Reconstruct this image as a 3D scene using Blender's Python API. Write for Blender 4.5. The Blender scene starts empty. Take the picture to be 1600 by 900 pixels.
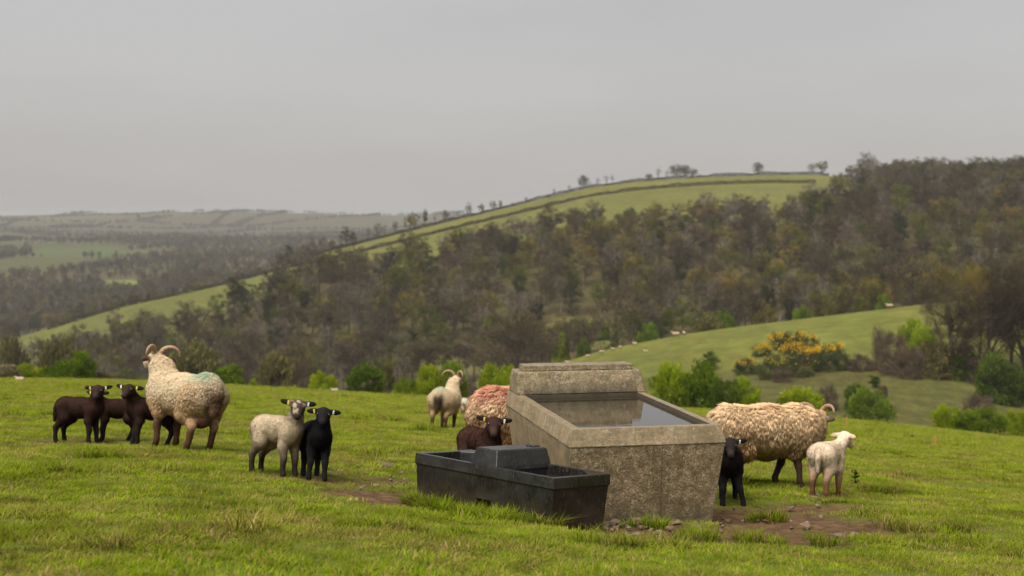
import bpy, bmesh, math, random
import numpy as np
from mathutils import Vector, Matrix, Euler
random.seed(7); RNG = np.random.default_rng(11)
SC = bpy.context.scene
COL = SC.collection
R = math.radians

# ------------------------------------------------------------------ camera, sky, sun, exposure
FPX, HY, CZ = 2200.0, 340.0, 2.2          # focal length in photo pixels, horizon row, eye height over the trough foot
cam = bpy.data.objects.new('camera', bpy.data.cameras.new('camera')); COL.objects.link(cam); SC.camera = cam
cam.location = (0, 0, CZ); cam.rotation_euler = (R(90), 0, 0)
cam.data.sensor_width = 36.0; cam.data.lens = 36.0*FPX/1600.0
cam.data.shift_y = -110.0/1600.0
cam.data.clip_start = 0.1; cam.data.clip_end = 40000
cam.data.dof.use_dof = True; cam.data.dof.focus_distance = 10.2; cam.data.dof.aperture_fstop = 3.0

SUN_EL, SUN_AZ = 58.0, -145.0              # degrees; azimuth measured from +Y towards +X
world = bpy.data.worlds.new('World'); SC.world = world; world.use_nodes = True
wn, wl = world.node_tree.nodes, world.node_tree.links
wn.clear()
wo = wn.new('ShaderNodeOutputWorld'); bg = wn.new('ShaderNodeBackground'); bg.inputs['Strength'].default_value = 0.1
sky = wn.new('ShaderNodeTexSky'); sky.sky_type = 'NISHITA'; sky.sun_disc = False
sky.sun_elevation = R(SUN_EL); sky.sun_rotation = R(SUN_AZ); sky.dust_density = 3.0
# overcast: the clear sky is all but covered by an even grey cloud sheet with faint structure
geo = wn.new('ShaderNodeTexCoord')
mp = wn.new('ShaderNodeMapping'); mp.inputs['Scale'].default_value = (1.6, 1.6, 7.0)
nz = wn.new('ShaderNodeTexNoise'); nz.inputs['Scale'].default_value = 1.1; nz.inputs['Detail'].default_value = 5; nz.inputs['Roughness'].default_value = 0.5
rp = wn.new('ShaderNodeValToRGB')
rp.color_ramp.elements[0].position = 0.33; rp.color_ramp.elements[0].color = (.88, .838, .812, 1)
rp.color_ramp.elements[1].position = 0.68; rp.color_ramp.elements[1].color = (1.05, 1.012, .982, 1)
mx = wn.new('ShaderNodeMix'); mx.data_type = 'RGBA'; mx.inputs[0].default_value = 0.96
wl.new(geo.outputs['Generated'], mp.inputs['Vector']); wl.new(mp.outputs[0], nz.inputs['Vector']); wl.new(nz.outputs['Fac'], rp.inputs[0])
wl.new(sky.outputs[0], mx.inputs[6]); wl.new(rp.outputs[0], mx.inputs[7]); wl.new(mx.outputs[2], bg.inputs['Color']); wl.new(bg.outputs[0], wo.inputs[0])

sl = bpy.data.lights.new('sun', 'SUN'); sl.energy = 1.5; sl.angle = R(58); sl.color = (1.0, 0.965, 0.91)
so = bpy.data.objects.new('sun', sl); COL.objects.link(so)
so.rotation_euler = Vector((math.sin(R(SUN_AZ))*math.cos(R(SUN_EL)), math.cos(R(SUN_AZ))*math.cos(R(SUN_EL)), math.sin(R(SUN_EL)))).to_track_quat('Z', 'Y').to_euler()
vs = SC.view_settings; vs.view_transform = 'Standard'; vs.look = 'None'; vs.exposure = 2.3; vs.gamma = 1.0
SC.cycles.use_denoising = True
SC.cycles.max_bounces = 6; SC.cycles.diffuse_bounces = 3; SC.cycles.glossy_bounces = 3; SC.cycles.transmission_bounces = 4; SC.cycles.volume_bounces = 0
SC.cycles.sample_clamp_indirect = 4.0; SC.cycles.transparent_max_bounces = 4

# ------------------------------------------------------------------ helpers
def tag(o, label=None, cat=None, group=None, kind=None):
    if label: o['label'] = label
    if cat: o['category'] = cat
    if group: o['group'] = group
    if kind: o['kind'] = kind
    return o
def empty(name, loc=(0, 0, 0), rot=(0, 0, 0)):
    o = bpy.data.objects.new(name, None); COL.objects.link(o); o.location = loc; o.rotation_euler = rot; o.empty_display_size = .1
    return o
def obj(name, me, mat=None, parent=None):
    o = bpy.data.objects.new(name, me); COL.objects.link(o)
    if mat is not None and len(me.materials) == 0: me.materials.append(mat)
    if parent is not None: o.parent = parent
    return o
def mesh_np(name, V, quads=None, tris=None, cols=None, smooth=True, matidx=None):
    """fast mesh from numpy arrays"""
    me = bpy.data.meshes.new(name); V = np.asarray(V, np.float32)
    loops, starts = [], []
    n = 0
    if quads is not None and len(quads):
        q = np.asarray(quads, np.int32); loops.append(q.ravel()); starts.append(np.arange(len(q))*4); n = len(q)*4
    if tris is not None and len(tris):
        t = np.asarray(tris, np.int32); loops.append(t.ravel()); starts.append(n+np.arange(len(t))*3)
    loops = np.concatenate(loops).astype(np.int32); starts = np.concatenate(starts).astype(np.int32)
    me.vertices.add(len(V)); me.vertices.foreach_set('co', V.ravel())
    me.loops.add(len(loops)); me.loops.foreach_set('vertex_index', loops)
    me.polygons.add(len(starts)); me.polygons.foreach_set('loop_start', starts)
    if matidx is not None: me.polygons.foreach_set('material_index', np.asarray(matidx, np.int32))
    me.update(calc_edges=True)
    if smooth: me.polygons.foreach_set('use_smooth', np.ones(len(starts), bool))
    if cols is not None:
        a = me.color_attributes.new('col', 'FLOAT_COLOR', 'POINT')
        c = np.ones((len(V), 4), np.float32); c[:, :3] = cols; a.data.foreach_set('color', c.ravel())
    me.validate(); me.update()
    return me
def bm_mesh(name, bm):
    me = bpy.data.meshes.new(name); bm.normal_update(); bm.to_mesh(me); bm.free(); return me

# value noise in numpy, for terrain, mud and clumping
def _hash(ix, iy, seed):
    n = (ix*374761393 + iy*668265263 + seed*69069) & 0xffffffff
    n = ((n ^ (n >> 13))*1274126177) & 0xffffffff
    return ((n ^ (n >> 16)) & 0xffff)/65535.0
def vnoise(x, y, seed=0):
    x = np.asarray(x, float); y = np.asarray(y, float)
    ix = np.floor(x).astype(np.int64); iy = np.floor(y).astype(np.int64)
    fx = x-ix; fy = y-iy; fx = fx*fx*(3-2*fx); fy = fy*fy*(3-2*fy)
    return (_hash(ix, iy, seed)*(1-fx)+_hash(ix+1, iy, seed)*fx)*(1-fy)+(_hash(ix, iy+1, seed)*(1-fx)+_hash(ix+1, iy+1, seed)*fx)*fy
def fbm(x, y, seed=0, oct=4):
    s = 0; a = .5; t = 0
    for i in range(oct): s = s+a*vnoise(x*2**i, y*2**i, seed+i*17); t += a; a *= .5
    return s/t
def sstep(a, b, x):
    t = np.clip((x-a)/(b-a), 0, 1); return t*t*(3-2*t)

class NT:
    """tiny node-tree writer"""
    def __init__(s, name):
        s.m = bpy.data.materials.new(name); s.m.use_nodes = True; s.n = s.m.node_tree.nodes; s.l = s.m.node_tree.links; s.n.clear()
        s.out = s.n.new('ShaderNodeOutputMaterial')
    def set(s, sock, v):
        if hasattr(v, 'is_output') or isinstance(v, bpy.types.NodeSocket): s.l.new(v, sock)
        elif isinstance(v, tuple) and len(v) == 3 and sock.type == 'RGBA': sock.default_value = (*v, 1)
        else: sock.default_value = v
    def node(s, t, out=0, props=None, **inp):
        n = s.n.new(t)
        for k, v in (props or {}).items(): setattr(n, k, v)
        for k, v in inp.items(): s.set(n.inputs[int(k[1:])] if k[0] == 'i' and k[1:].isdigit() else n.inputs[k.replace('_', ' ')], v)
        return n.outputs[out]
    def noise(s, scale, vec=None, detail=4, rough=.55, out=0):
        kw = dict(Scale=scale, Detail=detail, Roughness=rough)
        if vec is not None: kw['Vector'] = vec
        return s.node('ShaderNodeTexNoise', out, **kw)
    def voro(s, scale, vec=None, out=0, feature='F1', rand=1.0):
        kw = dict(Scale=scale, Randomness=rand)
        if vec is not None: kw['Vector'] = vec
        return s.node('ShaderNodeTexVoronoi', out, {'feature': feature}, **kw)
    def mix(s, f, a, b, blend='MIX'): return s.node('ShaderNodeMix', 2, {'data_type': 'RGBA', 'blend_type': blend}, i0=f, i6=a, i7=b)
    def math(s, op, a, b=0.0, clamp=False): return s.node('ShaderNodeMath', 0, {'operation': op, 'use_clamp': clamp}, i0=a, i1=b)
    def ramp(s, f, *stops):
        n = s.n.new('ShaderNodeValToRGB'); e = n.color_ramp.elements
        while len(e) < len(stops): e.new(.5)
        for i, (p, c) in enumerate(stops):
            e[i].position = p; e[i].color = (*c, 1) if not isinstance(c, (int, float)) else (c, c, c, 1)
        s.l.new(f, n.inputs[0]); return n.outputs[0]
    def pos(s): return s.node('ShaderNodeNewGeometry', 0)
    def objc(s): return s.node('ShaderNodeTexCoord', 3)
    def rand(s): return s.node('ShaderNodeObjectInfo', 'Random') if False else s.n.new('ShaderNodeObjectInfo').outputs['Random']
    def attr(s, name='col'): return s.node('ShaderNodeAttribute', 0, {'attribute_name': name})
    def vmap(s, vec, scale): return s.node('ShaderNodeMapping', 0, Vector=vec, Scale=scale)
    def bump(s, h, strength=.3, dist=.01): return s.node('ShaderNodeBump', 0, Height=h, Strength=strength, Distance=dist)
    def pbr(s, col, rough=.8, normal=None, spec=.3, **kw):
        b = s.n.new('ShaderNodeBsdfPrincipled'); s.set(b.inputs['Base Color'], col); s.set(b.inputs['Roughness'], rough); s.set(b.inputs['Specular IOR Level'], spec)
        if normal is not None: s.set(b.inputs['Normal'], normal)
        for k, v in kw.items(): s.set(b.inputs[k.replace('_', ' ')], v)
        s.l.new(b.outputs[0], s.out.inputs[0]); return s.m
    def leaf(s, col, trans=.3, tcol=None):
        d = s.node('ShaderNodeBsdfDiffuse', Color=col); t = s.node('ShaderNodeBsdfTranslucent', Color=tcol if tcol is not None else col)
        s.l.new(s.node('ShaderNodeMixShader', 0, Fac=trans, i1=d, i2=t), s.out.inputs[0]); return s.m

# ------------------------------------------------------------------ terrain shape
PX = np.arange(-150, 1751.0)
def tab(*pts, sig=14):
    x, y = zip(*pts); v = np.interp(PX, x, y)
    k = np.exp(-.5*(np.arange(-3*sig, 3*sig+1)/sig)**2); k /= k.sum()
    return np.convolve(np.pad(v, 3*sig, mode='edge'), k, mode='valid')
BROW = tab((-150, 592), (0, 594), (200, 597), (420, 608), (660, 623), (830, 632), (1100, 642), (1320, 657), (1460, 672), (1600, 687), (1750, 703), sig=60)
A0, E0 = .85, 8.5e-5
S0 = (BROW-HY)/FPX - 2*math.sqrt(A0*E0)
YR = tab((-150, 600), (0, 548), (70, 515), (150, 492), (200, 477), (330, 449), (430, 424), (530, 402), (620, 380), (700, 360), (780, 341), (850, 324), (920, 307), (1000, 297), (1100, 290), (1200, 286), (1280, 286), (1350, 290), (1450, 288), (1600, 284), (1750, 282))
DR = tab((-150, 680), (0, 700), (430, 780), (850, 880), (1280, 920), (1600, 880), (1750, 860))
CR = YR - np.interp(PX, [0, 400, 520, 850, 1280, 1400], [1, 2, 13, 14, 13, 3])
def zrow(d, y): return CZ - d*(y-HY)/FPX
def field_z(d, s): return CZ - (A0 + s*d + E0*d*d)
KN = []
for dd in (60., 85., 110.): KN.append((np.full_like(PX, dd), field_z(dd, S0)))
KN.append((np.full_like(PX, 150.), field_z(150., S0)-np.interp(PX, [900, 1200], [3.0, 1.2])))
def kn(d, *pts): KN.append((np.full_like(PX, float(d)), zrow(d, tab(*pts))))
kn(205, (0, 622), (400, 636), (800, 655), (1000, 662), (1100, 664), (1200, 662), (1300, 663), (1460, 677), (1600, 693), (1750, 708))
kn(262, (0, 636), (400, 640), (800, 640), (950, 615), (1100, 600), (1200, 590), (1300, 582), (1450, 578), (1600, 585))
kn(330, (0, 642), (400, 640), (700, 634), (800, 605), (860, 575), (940, 550), (1000, 537), (1100, 519), (1200, 506), (1300, 494), (1440, 477), (1600, 462), (1750, 450))
kn(390, (0, 646), (400, 630), (700, 605), (860, 585), (1000, 560), (1200, 530), (1440, 500), (1600, 480))
kn(470, (0, 640), (300, 606), (500, 590), (700, 572), (860, 540), (1000, 525), (1200, 505), (1440, 482), (1600, 468))
kn(610, (0, 590), (200, 528), (430, 482), (700, 436), (850, 412), (1000, 396), (1280, 380), (1600, 372))
KN.append((DR, zrow(DR, YR)))
KN.append((DR+90, zrow(DR+90, CR)))
kn(1250, (0, 508), (70, 502), (200, 478), (330, 456), (430, 446), (600, 410), (850, 360), (1750, 345))
kn(1650, (0, 440), (200, 441), (430, 425), (700, 380), (1000, 350), (1750, 345))
kn(2300, (0, 399), (400, 396), (700, 375), (1750, 350))
kn(3200, (0, 378), (400, 375), (1750, 352))
kn(4200, (0, 364), (400, 362), (1750, 350))
kn(5600, (-150, 341), (0, 339), (150, 335), (350, 332), (480, 334), (600, 338), (700, 334), (850, 335), (1750, 338))
kn(8000, (0, 343), (1750, 343))
KD = np.stack([k[0] for k in KN]); KZ = np.stack([k[1] for k in KN])
# monotone cubic slopes
_h = np.diff(KD, axis=0); _dl = np.diff(KZ, axis=0)/_h
KM = np.zeros_like(KZ)
w1 = 2*_h[1:]+_h[:-1]; w2 = _h[1:]+2*_h[:-1]
same = _dl[1:]*_dl[:-1] > 0
with np.errstate(divide='ignore', invalid='ignore'):
    KM[1:-1] = np.where(same, (w1+w2)/(w1/_dl[:-1]+w2/_dl[1:]), 0)
KM[0] = _dl[0]; KM[-1] = _dl[-1]
DIPS = [(1.1, 10.6, 1.5, 2.5, .13), (-.2, 9.8, .8, .8, .06)]
def terrain(x, y):
    x = np.atleast_1d(np.asarray(x, float)); y = np.atleast_1d(np.asarray(y, float))
    r = np.hypot(x, y)+1e-6; th = np.clip(np.arctan2(x, y), R(-23), R(23))
    d = r*np.cos(th); px = np.clip(800+FPX*np.tan(th), PX[0], PX[-1])
    fi = px-PX[0]; i0 = np.clip(fi.astype(int), 0, len(PX)-2); w = fi-i0
    s = S0[i0]*(1-w)+S0[i0+1]*w
    z = field_z(d, s)
    far = np.nonzero(d > 85)[0]
    for c in range(0, len(far), 60000):
        f = far[c:c+60000]; i = i0[f]; ww = w[f]; D = d[f]
        kd = KD[:, i]*(1-ww)+KD[:, i+1]*ww; kz = KZ[:, i]*(1-ww)+KZ[:, i+1]*ww; km = KM[:, i]*(1-ww)+KM[:, i+1]*ww
        k = np.clip((kd <= D).sum(0)-1, 0, len(KN)-2); ar = np.arange(len(f))
        h = kd[k+1, ar]-kd[k, ar]; t = np.clip((D-kd[k, ar])/h, 0, 1)
        z[f] = (2*t**3-3*t**2+1)*kz[k, ar]+(t**3-2*t**2+t)*h*km[k, ar]+(-2*t**3+3*t**2)*kz[k+1, ar]+(t**3-t**2)*h*km[k+1, ar]
    for cx, cy, sx, sy, a in DIPS: z = z-a*np.exp(-((x-cx)/sx)**2-((y-cy)/sy)**2)
    near = np.exp(-(r/45.)**2)
    z = z+near*((fbm(x*.9, y*.9, 3, 4)-.5)*.07)+(1-near)*np.clip(d/90, 0, 1)*(fbm(x*.05, y*.05, 9, 2)-.5)*.5*np.clip(1-d/140, 0, 1)
    z = z+np.clip((d-400)/300, 0, 1)*(fbm(x*.012, y*.012, 5, 3)-.5)*2.0*np.clip(1.6-d/900, 0.15, 1)
    z = z+np.clip((d-1500)/900, 0, 1)*np.clip((6200-d)/1500, 0, 1)*(fbm(x*.0011+2, y*.0021, 151, 3)-.5)*np.clip(d/3000, .5, 1.3)*34
    return z
def tz(x, y): return float(terrain(x, y)[0])
def at(px, d): return (px-800)/FPX*d, d, tz((px-800)/FPX*d, d)
def prow(x, y, z): return 800+FPX*x/y, HY+FPX*(CZ-z)/y
def ground_at(px, py, lo=5., hi=84.):
    """the ground point of the near field seen at a photo pixel"""
    for _ in range(50):
        m = .5*(lo+hi); x, y, z = at(px, m)
        if prow(x, y, z)[1] > py: lo = m
        else: hi = m
    return at(px, .5*(lo+hi))
def gnormal(x, y, e=.25):
    return Vector((-(tz(x+e, y)-tz(x-e, y))/(2*e), -(tz(x, y+e)-tz(x, y-e))/(2*e), 1)).normalized()

# bare-earth mask (1 = trodden mud) round the troughs and where the flock stands
MUD = [(1.1, 9.2, .72, 1.0, 1.0), (1.6, 9.1, .6, .85, .95), (1.95, 10.3, .62, 1.3, 1.0), (2.5, 9.7, .5, .6, .62), (-.75, 10.2, .75, .9, .5), (-1.3, 11.2, .8, .35, .4), (.2, 12.3, .8, .9, .5), (1.9, 9.4, .8, .35, .6), (2.6, 11.4, .7, .5, .5), (2.9, 10.2, .7, .4, .4)]
for (px, py, sx, sy, a) in ((120, 690, .7, .25, .75), (235, 696, .75, .3, .6), (355, 704, .6, .3, .55), (40, 690, .6, .3, .45), (480, 750, .6, .3, .3), (560, 745, .6, .4, .5), (840, 720, 1, .8, .5)):
    gx, gy, gz = ground_at(px, py); MUD.append((gx, gy, sx, sy, a))
def mud(x, y, raw=False):
    m = 0*np.asarray(x, float)
    for cx, cy, sx, sy, a in MUD: m = np.maximum(m, a*np.exp(-(((x-cx)/sx)**2+((y-cy)/sy)**2)**1.3))
    m = np.maximum(m, .0*sstep(.60, .74, fbm(x*.75+3, y*.75, 45, 4)))
    n = fbm(x*2.6, y*2.6, 41, 5)
    r = np.clip(sstep(.25, .55, m*1.2+(n-.5)*(1.15-.35*m))*(m > .05), 0, 1)
    return (r, m) if raw else r

YB = tab((-150, 620), (0, 580), (110, 572), (200, 538), (330, 508), (420, 476), (450, 452), (520, 434), (640, 412), (700, 402), (760, 388), (850, 372), (950, 364), (1050, 360), (1100, 352), (1200, 340), (1280, 328), (1330, 302), (1365, 270), (1750, 255), sig=8)
def pxf(x, y): return 800+FPX*np.asarray(x)/np.maximum(y, 1.)
def in_wood(x, y, z):
    """main hillside wood"""
    px = pxf(x, y); py = HY+FPX*(CZ-z)/y
    pc = np.clip(px, -149, 1749); yb = np.interp(pc, PX, YB); dr = np.interp(pc, PX, DR)
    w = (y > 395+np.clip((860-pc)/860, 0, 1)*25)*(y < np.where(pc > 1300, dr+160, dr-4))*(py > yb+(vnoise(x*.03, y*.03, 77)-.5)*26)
    for (cx, cy, rx, ry) in ((905, 522, 62, 26), (690, 566, 46, 12), (735, 578, 30, 7), (60, 590, 40, 10)):
        w = w*(((px-cx)/rx)**2+((py-cy)/ry)**2 > 1)
    return w > 0
FSEED = RNG.uniform((-3200, 980), (2600, 6600), (130, 2))
FIDX = RNG.random(130)
def field_cell(x, y):
    q = np.stack([x, y], -1); best = np.full(len(x), 1e9); sec = best.copy(); bi = np.zeros(len(x), int)
    for i, s in enumerate(FSEED):
        dd = np.hypot(q[:, 0]-s[0], (q[:, 1]-s[1])*.8)
        m = dd < best; sec = np.where(m, best, np.minimum(sec, dd)); bi = np.where(m, i, bi); best = np.where(m, dd, best)
    return bi, sec-best
def far_wood(x, y):
    px = pxf(x, y)
    a = (px < 420)*(y > 960)*(y < 1560)*(fbm(x*.0045, y*.0035, 21, 3) > .27+np.clip((px-160)/700, 0, .25))
    b = (y >= 1560)*(fbm(x*.0028, y*.0014, 31, 3) > .50-.06*(y < 2600))
    return (a+b) > 0

# terrain sheet: polar grid, fine in the view, closed all the way round
def build_ground():
    rows = np.concatenate([[0.3, 1.5, 3.0], np.arange(4.2, 24, .09), 24*1.0150**np.arange(0, 395)])
    rows = np.append(rows[rows < 8500], [9500., 12000.])
    th = np.concatenate([np.linspace(-180, -34, 40)[:-1], np.linspace(-34, -24, 70)[:-1], np.linspace(-24, 24, 540), np.linspace(24, 34, 70)[1:], np.linspace(34, 180, 40)[1:-1]])
    T, Rr = np.meshgrid(np.radians(th), rows); x = Rr*np.sin(T); y = Rr*np.cos(T)
    z = terrain(x.ravel(), y.ravel()); X, Y = x.ravel(), y.ravel()
    z = np.where(Rr.ravel() > 8400, tz(0, 8000)-40, z)
    m = mud(X, Y)*(Rr.ravel() < 40)
    z = z-m*.018+m*((fbm(X*9, Y*9, 51, 3)-.5)*.045+(vnoise(X*24, Y*24, 55)-.5)*.012)
    n = len(X); nc = len(th); nr = len(rows)
    g = np.arange(n).reshape(nr, nc); g2 = np.roll(g, -1, axis=1)
    q = np.stack([g[:-1], g2[:-1], g2[1:], g[1:]], -1).reshape(-1, 4)
    q = q[:, ::-1]
    # colours of the ground itself
    c = np.empty((n, 3)); c[:] = (.088, .122, .009)
    yy = np.maximum(Y, 1)
    hillf = (Y > 400)*(Y < 1050); c = np.where(hillf[:, None], (.092, .098, .020), c)
    hl = hillf*(pxf(X, yy) < 470); c = np.where((hl > 0)[:, None], (.072, .088, .016), c)
    spur = (Y > 200)*(Y < 400); c = np.where(spur[:, None], (.084, .098, .013), c)
    rough = (Y > 120)*(Y < 275); t = fbm(X*.05, Y*.05, 61, 3)
    c = np.where(rough[:, None], np.array((.044, .050, .010))*(.35+1.3*t[:, None]), c)
    fr = (Y > 60)
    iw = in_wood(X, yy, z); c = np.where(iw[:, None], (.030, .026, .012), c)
    vall = (Y > 280)*(Y < 470)*(pxf(X, yy) < 850); c = np.where((vall > 0)[:, None]*(~iw)[:, None], (.075, .070, .026), c)
    far = np.nonzero((Y > 1000))[0]
    bi, ed = field_cell(X[far], Y[far]); f = FIDX[bi]
    pal = np.array([(.034, .054, .013), (.025, .043, .013), (.041, .053, .016), (.048, .050, .021), (.036, .035, .019), (.029, .046, .014), (.027, .042, .012)])
    fc = pal[(f*len(pal)).astype(int)]
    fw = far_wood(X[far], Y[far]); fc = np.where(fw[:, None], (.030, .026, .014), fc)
    c[far] = fc
    pxs = pxf(X, yy); pys = HY+FPX*(CZ-z)/yy
    for (cx, cy, rx, ry, col) in ((125, 393, 72, 8, (.026, .064, .013)), (188, 446, 32, 9, (.105, .130, .03)), (640, 400, 10, 6, (.08, .1, .03))):
        mk = (((pxs-cx)/rx)**4+((pys-cy)/ry)**4 < 1)*(Y > 1000); c = np.where((mk > 0)[:, None], col, c)
    c = c*(.70+.60*fbm(X*.03, Y*.03, 71, 4))[:, None]; tt = fbm(X*.12, Y*.05, 73, 3)[:, None]; c = c*(1+(tt-.5)*np.array([[.5, .12, .1]]))
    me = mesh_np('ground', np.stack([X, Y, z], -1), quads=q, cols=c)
    a = me.attributes.new('mud', 'FLOAT', 'POINT'); a.data.foreach_set('value', m.astype(np.float32))
    return me

def grass_patch(n, p):
    """0..1 patchiness shared by turf and blades, from the place in the world"""
    big = n.noise(.9, p, 4, .6); small = n.noise(4.5, p, 3, .6)
    return n.math('ADD', n.math('MULTIPLY', big, .62), n.math('MULTIPLY', small, .38))
n = NT('ground'); p = n.pos(); base = n.attr('col'); md = n.node('ShaderNodeAttribute', 2, {'attribute_name': 'mud'})
pt = grass_patch(n, p)
gcol = n.mix(n.ramp(pt, (.38, .0), (.62, 1.)), base, n.mix(.5, base, (.15, .115, .035)))
gcol = n.mix(n.math('MULTIPLY', n.ramp(n.noise(40, p, 3), (.35, 0.), (.65, 1.)), .35), gcol, n.mix(.6, gcol, (.03, .028, .01)))
soil = n.ramp(n.noise(9, p, 6, .65), (.3, (.046, .027, .012)), (.5, (.098, .057, .026)), (.7, (.160, .102, .050)))
soil = n.mix(n.ramp(n.voro(38, p), (.0, .45), (.35, 0.)), soil, (.19, .13, .08))
gcol = n.mix(1., gcol, n.ramp(n.noise(.22, p, 5, .65), (.3, .70), (.7, 1.25)), 'MULTIPLY')
cc = n.mix(md, gcol, soil)
hgt = n.math('ADD', n.noise(30, p, 5, .7), n.math('MULTIPLY', n.noise(120, p, 2), .4))
M_GROUND = n.pbr(cc, .95, n.bump(hgt, .8, .03), .1)
ground = obj('ground', build_ground(), M_GROUND); tag(ground, kind='structure')

# ------------------------------------------------------------------ materials for things
def col_attr_mat(name, rough=.9, spec=.15, scale=60., var=.35, bumpd=.004, sheen=0.):
    n = NT(name); a = n.attr('col'); f = n.noise(scale, n.objc(), 4, .6)
    c = n.mix(1.0, a, n.ramp(f, (.25, 1-var), (.75, 1+var*.6)), 'MULTIPLY')
    return n.pbr(c, rough, n.bump(f, .5, bumpd), spec, Sheen_Weight=sheen)
M_SKIN = col_attr_mat('animal_hide')
n = NT('wool'); M_WOOL = n.pbr(n.attr('col'), .95, None, .03)
n = NT('horn'); oc = n.objc(); a = n.attr('col')
M_HORN = n.pbr(n.mix(1., a, n.ramp(n.noise(50, oc), (.3, .75), (.7, 1.2)), 'MULTIPLY'), .5, n.bump(n.noise(90, oc), .3, .004), .4)
n = NT('eye'); M_EYE = n.pbr((.01, .008, .006), .08, None, .6)
n = NT('yellow_tag'); M_TAGY = n.pbr((.75, .62, .10), .5, None, .4)
n = NT('white_tag'); M_TAGW = n.pbr((.75, .75, .70), .5, None, .4)

# ------------------------------------------------------------------ animals: implicit bodies meshed with surface nets
class Body:
    def __init__(s): s.p = []
    def cone(s, a, b, ra, rb, col, k=.03, fur=1.0, sq=1.0): s.p.append(('c', np.array(a, float), np.array(b, float), ra, rb, np.array(col, float), k, fur, sq))
    def ell(s, c, ax, rad, col, k=.02, fur=0.): s.p.append(('e', np.array(c, float), np.array(ax, float), np.array(rad, float), None, np.array(col, float), k, fur, 1.))
    @staticmethod
    def dist(q, P):
        if q[0] == 'c':
            a, b, ra, rb, sq = q[1], q[2], q[3], q[4], q[8]
            ba = b-a; pa = P-a
            t = np.clip((pa@ba)/(ba@ba+1e-12), 0, 1); v = pa-t[..., None]*ba
            if sq != 1.0: v = v*np.array([1, 1/sq, 1])
            return np.sqrt((v*v).sum(-1))-(ra+(rb-ra)*t)
        v = (P-q[1])@q[2].T
        k0 = np.sqrt(((v/q[3])**2).sum(-1)); k1 = np.sqrt(((v/q[3]**2)**2).sum(-1))+1e-9
        return k0*(k0-1)/k1
    def bounds(s, q):
        if q[0] == 'c': r = max(q[3], q[4])*max(1, q[8]); return np.minimum(q[1], q[2])-r, np.maximum(q[1], q[2])+r
        r = q[3].max(); return q[1]-r, q[1]+r
    def mesh(s, h, lump=0., seed=0):
        lo = np.min([s.bounds(q)[0] for q in s.p], 0)-4*h; hi = np.max([s.bounds(q)[1] for q in s.p], 0)+4*h
        N = np.ceil((hi-lo)/h).astype(int)+1
        F = np.full(N, .5)
        for q in s.p:
            b0, b1 = s.bounds(q); m = q[6]+3*h
            i0 = np.maximum(((b0-m-lo)/h).astype(int), 0); i1 = np.minimum(np.ceil((b1+m-lo)/h).astype(int)+1, N)
            sl_ = tuple(slice(a, b) for a, b in zip(i0, i1))
            g = np.stack(np.meshgrid(*[lo[i]+h*np.arange(i0[i], i1[i]) for i in range(3)], indexing='ij'), -1)
            d = s.dist(q, g); f = F[sl_]; k = q[6]
            hh = np.clip(.5+.5*(f-d)/k, 0, 1); F[sl_] = f*(1-hh)+d*hh-k*hh*(1-hh)
        if lump > 0:
            g = [lo[i]+h*np.arange(N[i]) for i in range(3)]
            nx = np.sin(g[0]*37+seed)[:, None, None]; ny = np.sin(g[1]*41+seed*2)[None, :, None]; nzz = np.sin(g[2]*39+seed*3)[None, None, :]
            F = F+lump*(nx*ny+ny*nzz+nx*nzz)/3
        # surface nets
        ins = F < 0
        c = np.zeros(N-1, int); acc = np.zeros((*(N-1), 3)); cnt = np.zeros(N-1)
        def S(o): return tuple(slice(o[i], N[i]-1+o[i]) for i in range(3))
        for ax in range(3):
            o1, o2 = [i for i in range(3) if i != ax]
            for u in (0, 1):
                for v in (0, 1):
                    a = [0, 0, 0]; a[o1] = u; a[o2] = v; b = list(a); b[ax] = 1
                    fa, fb = F[S(a)], F[S(b)]; cr = (fa < 0) != (fb < 0)
                    t = np.where(cr, fa/np.where(cr, fa-fb, 1), 0)
                    pnt = np.zeros((*(N-1), 3)); pnt[..., o1] = u; pnt[..., o2] = v; pnt[..., ax] = t
                    acc += np.where(cr[..., None], pnt, 0); cnt += cr
        act = cnt > 0; idx = np.full(N-1, -1); idx[act] = np.arange(act.sum())
        V = lo+h*(np.argwhere(act)+acc[act]/cnt[act][:, None])
        Q = []
        for ax in range(3):
            o1, o2 = [(1, 2), (2, 0), (0, 1)][ax]
            sa = [slice(1, N[i]-1) for i in range(3)]; sb = list(sa)
            sa[ax] = slice(0, N[ax]-1); sb[ax] = slice(1, N[ax])
            A = ins[tuple(sa)]; B = ins[tuple(sb)]; base = np.array([0 if i == ax else 1 for i in range(3)])
            for flip, msk in ((False, A & ~B), (True, ~A & B)):
                e = np.argwhere(msk)+base
                if not len(e): continue
                def I(d1, d2):
                    w = e.copy(); w[:, o1] += d1; w[:, o2] += d2; return idx[w[:, 0], w[:, 1], w[:, 2]]
                qd = np.stack([I(-1, -1), I(0, -1), I(0, 0), I(-1, 0)], -1)
                Q.append(qd[:, ::-1] if flip else qd)
        Q = np.concatenate(Q)
        Q = Q[(Q >= 0).all(1)]
        # one smoothing pass
        for _ in range(2):
            sm = np.zeros_like(V); ct = np.zeros(len(V))
            for i in range(4):
                np.add.at(sm, Q[:, i], V[Q[:, (i+1) % 4]]); np.add.at(ct, Q[:, i], 1)
            V = .55*V+.45*sm/np.maximum(ct, 1)[:, None]
        W = np.stack([np.exp(-np.maximum(s.dist(q, V), -.012)/.009) for q in s.p], -1); W /= W.sum(-1, keepdims=True)
        C = W@np.stack([q[5] for q in s.p]); fur = W@np.array([q[7] for q in s.p])
        return V, Q, C, fur

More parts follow.
